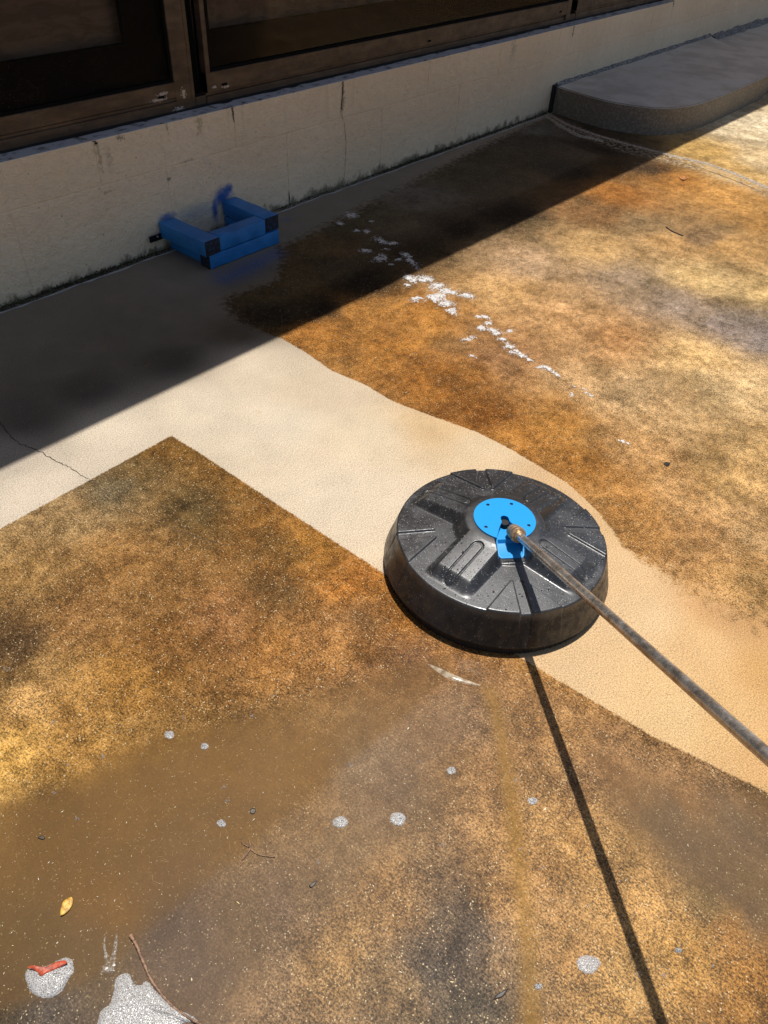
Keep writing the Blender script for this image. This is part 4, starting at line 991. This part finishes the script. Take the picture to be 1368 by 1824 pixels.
def small_twig(pts, r, label, mat=tw.m, name='twig'):
    sm = smoothline([G(*p)[:2] for p in pts]); return tag(tube(name, [(p[0], p[1], .002) for p in sm], [r * random.uniform(.7, 1.2) for _ in sm], mat, segs=6), label, 'twig')
dkm = NT('dark_bark'); dkm.set(Base_Color=(.03, .02, .014), Roughness=.7)
small_twig([(1186,405),(1198,413),(1217,421)], .003, 'short black twig on the sunlit stained concrete, upper right', dkm.m)
rt = small_twig([(444,1497),(446,1510),(440,1522),(432,1532)], .0012, 'forked brown rootlet sunk in the puddle, left of centre')
for pp in ([(444,1512),(458,1522),(475,1526),(490,1527)], [(440,1520),(430,1532),(428,1543)], [(446,1510),(436,1506),(430,1500)]):
    sm = smoothline([G(*p)[:2] for p in pp]); tube('branch', [(p[0], p[1], .002) for p in sm], [.0008] * len(sm), tw.m, rt, segs=5)
# leaves
def leaf(outline_px, colr, label, z=.003, curl=.004, name='leaf', cat='leaf', rough=.5):
    mtl = NT(name + '_tissue'); mtl.set(Base_Color=mtl.mix(mtl.ss(mtl.noise(160, 3), .4, .62), colr, tuple(c * .5 for c in colr)), Roughness=rough)
    Q = [G(*p)[:2] for p in outline_px]; c0 = np.mean(Q, 0); pts = smoothline(list(Q) + [Q[0]])[:-1]
    bm = bmesh.new(); ce = bm.verts.new((0, 0, z + curl * .2)); n = len(pts); R_ = max(np.hypot(*(p - c0)) for p in pts)
    ri_ = [bm.verts.new((*( (p - c0) * .55), z + curl * .3)) for p in pts]; ro = [bm.verts.new((*(p - c0), z + curl * (np.hypot(*(p - c0)) / R_) ** 2)) for p in pts]
    for i in range(n): j = (i + 1) % n; bm.faces.new((ce, ri_[i], ri_[j])); bm.faces.new((ri_[i], ro[i], ro[j], ri_[j]))
    g_ = bmesh.ops.extrude_face_region(bm, geom=bm.faces[:]); bmesh.ops.translate(bm, verts=[v for v in g_['geom'] if isinstance(v, bmesh.types.BMVert)], vec=(0, 0, .0006))
    bmesh.ops.recalc_face_normals(bm, faces=bm.faces)
    o = obj(name, bm, mtl.m, smooth=True); o.location = (c0[0], c0[1], 0); return tag(o, label, cat)
leaf([(108,1633),(109,1620),(113,1608),(121,1602),(129,1600),(130,1610),(124,1622),(115,1630)], (.75, .42, .08), 'small yellow leaf floating at the left of the puddle', .0015, .003)
leaf([(52,1727),(60,1723),(76,1726),(90,1721),(104,1715),(118,1714),(122,1719),(112,1724),(98,1730),(84,1736),(74,1741),(68,1733)], (.50, .085, .035), 'curled red leaf half buried in the lower left foam', .0050, .005)
leaf([(878,1781),(884,1773),(895,1766),(904,1762),(900,1770),(892,1777)], (.045, .03, .022), 'dark brown leaf scrap low in the photo, below centre', .001, .001)
leaf([(1209,317),(1216,315),(1223,319),(1216,322)], (.55, .22, .07), 'orange leaf scrap by the shadow edge at upper right', .002, .004)
leaf([(550,1578),(556,1573),(564,1570),(561,1576),(554,1582)], (.05, .035, .025), 'small dark leaf scrap in the puddle below the left foam spot', .001, .001)
leaf([(1181,826),(1187,824),(1193,827),(1188,831)], (.015, .01, .008), 'black pellet on the stained concrete above and right of cleaner', .001, .002, name='pellet', cat='debris')
leaf([(445,1444),(450,1440),(456,1443),(452,1450),(446,1449)], (.07, .05, .03), 'dark crumb in the puddle near the sunken rootlet', .001, .001, name='bark_crumb', cat='debris')
leaf([(67,1493),(75,1489),(81,1492),(76,1496)], (.05, .035, .02), 'dark crumb at the left of the puddle', .001, .001, name='bark_crumb', cat='debris')
sk_ = NT('scum'); sk_.set(Base_Color=(.36, .32, .27), Roughness=.3, Alpha=sk_.ss(sk_.noise(110, 5, .75), .42, .62, .05, .75))
def scum(name, label, runs):
    V = []; Fc = []
    for pp, wpx in runs:
        ln = smoothline([G(*p)[:2] for p in pp]); ln = np.array(ln); t_ = np.gradient(ln, axis=0); t_ /= np.linalg.norm(t_, axis=1)[:, None]; n_ = np.stack([-t_[:, 1], t_[:, 0]], 1)
        for i, p in enumerate(ln):
            w_ = wpx * .001 * (.25 + i / len(ln)) * random.uniform(.7, 1.3); b_ = len(V)
            for u, h_ in ((-1, .0004), (0, .0016), (1, .0004)): q = p + n_[i] * u * w_; V.append((q[0], q[1], h_))
            if i: Fc += [(b_ - 3, b_ - 2, b_ + 1, b_), (b_ - 2, b_ - 1, b_ + 2, b_ + 1)]
    tag(obj(name, mesh_np(name, V, Fc), sk_.m, smooth=True), label, kind='stuff')
scum('scum_streaks', 'two thin pale scum streaks meeting beside the twig end', [([(187,1668),(186,1685),(189,1702),(190,1715),(186,1728)], 3.5), ([(208,1664),(206,1682),(203,1700),(200,1715),(196,1730)], 5.0), ([(180,1732),(190,1729),(202,1730)], 4)])
# ripple left by the cleaner in the water film
V = []; Fc = []; n = 60
rp = smoothline([G(*p)[:2] for p in [(762,1183),(780,1193),(800,1204),(825,1213),(856,1221)]])
rp = np.array(rp); tt = np.gradient(rp, axis=0); tt /= np.linalg.norm(tt, axis=1)[:, None]; nn_ = np.stack([-tt[:, 1], tt[:, 0]], 1)
for i, p in enumerate(rp):
    e = math.sin(math.pi * i / (len(rp) - 1)); wv = .007 * e + .0005
    for u, hh in ((-1, 0), (-.5, .7), (0, 1), (.5, .7), (1, 0)): q = p + nn_[i] * wv * u; V.append((q[0], q[1], .0006 + .0032 * hh * e))
    if i:
        for k in range(4): a = 5 * (i - 1) + k; Fc.append((a, a + 1, a + 6, a + 5))
rpM = NT('ripple_glint'); rpM.set(Base_Color=(.62, .52, .38), Roughness=.15, Alpha=rpM.mr(rpM.noise(90, 3), .3, .65, .15, .75))  # pale colour paints the glint on the small wave
o = obj('ripple', mesh_np('ripple', V, Fc), rpM.m, smooth=True); tag(o, 'low curved water ripple with a painted glint beside the cleaner', kind='stuff')
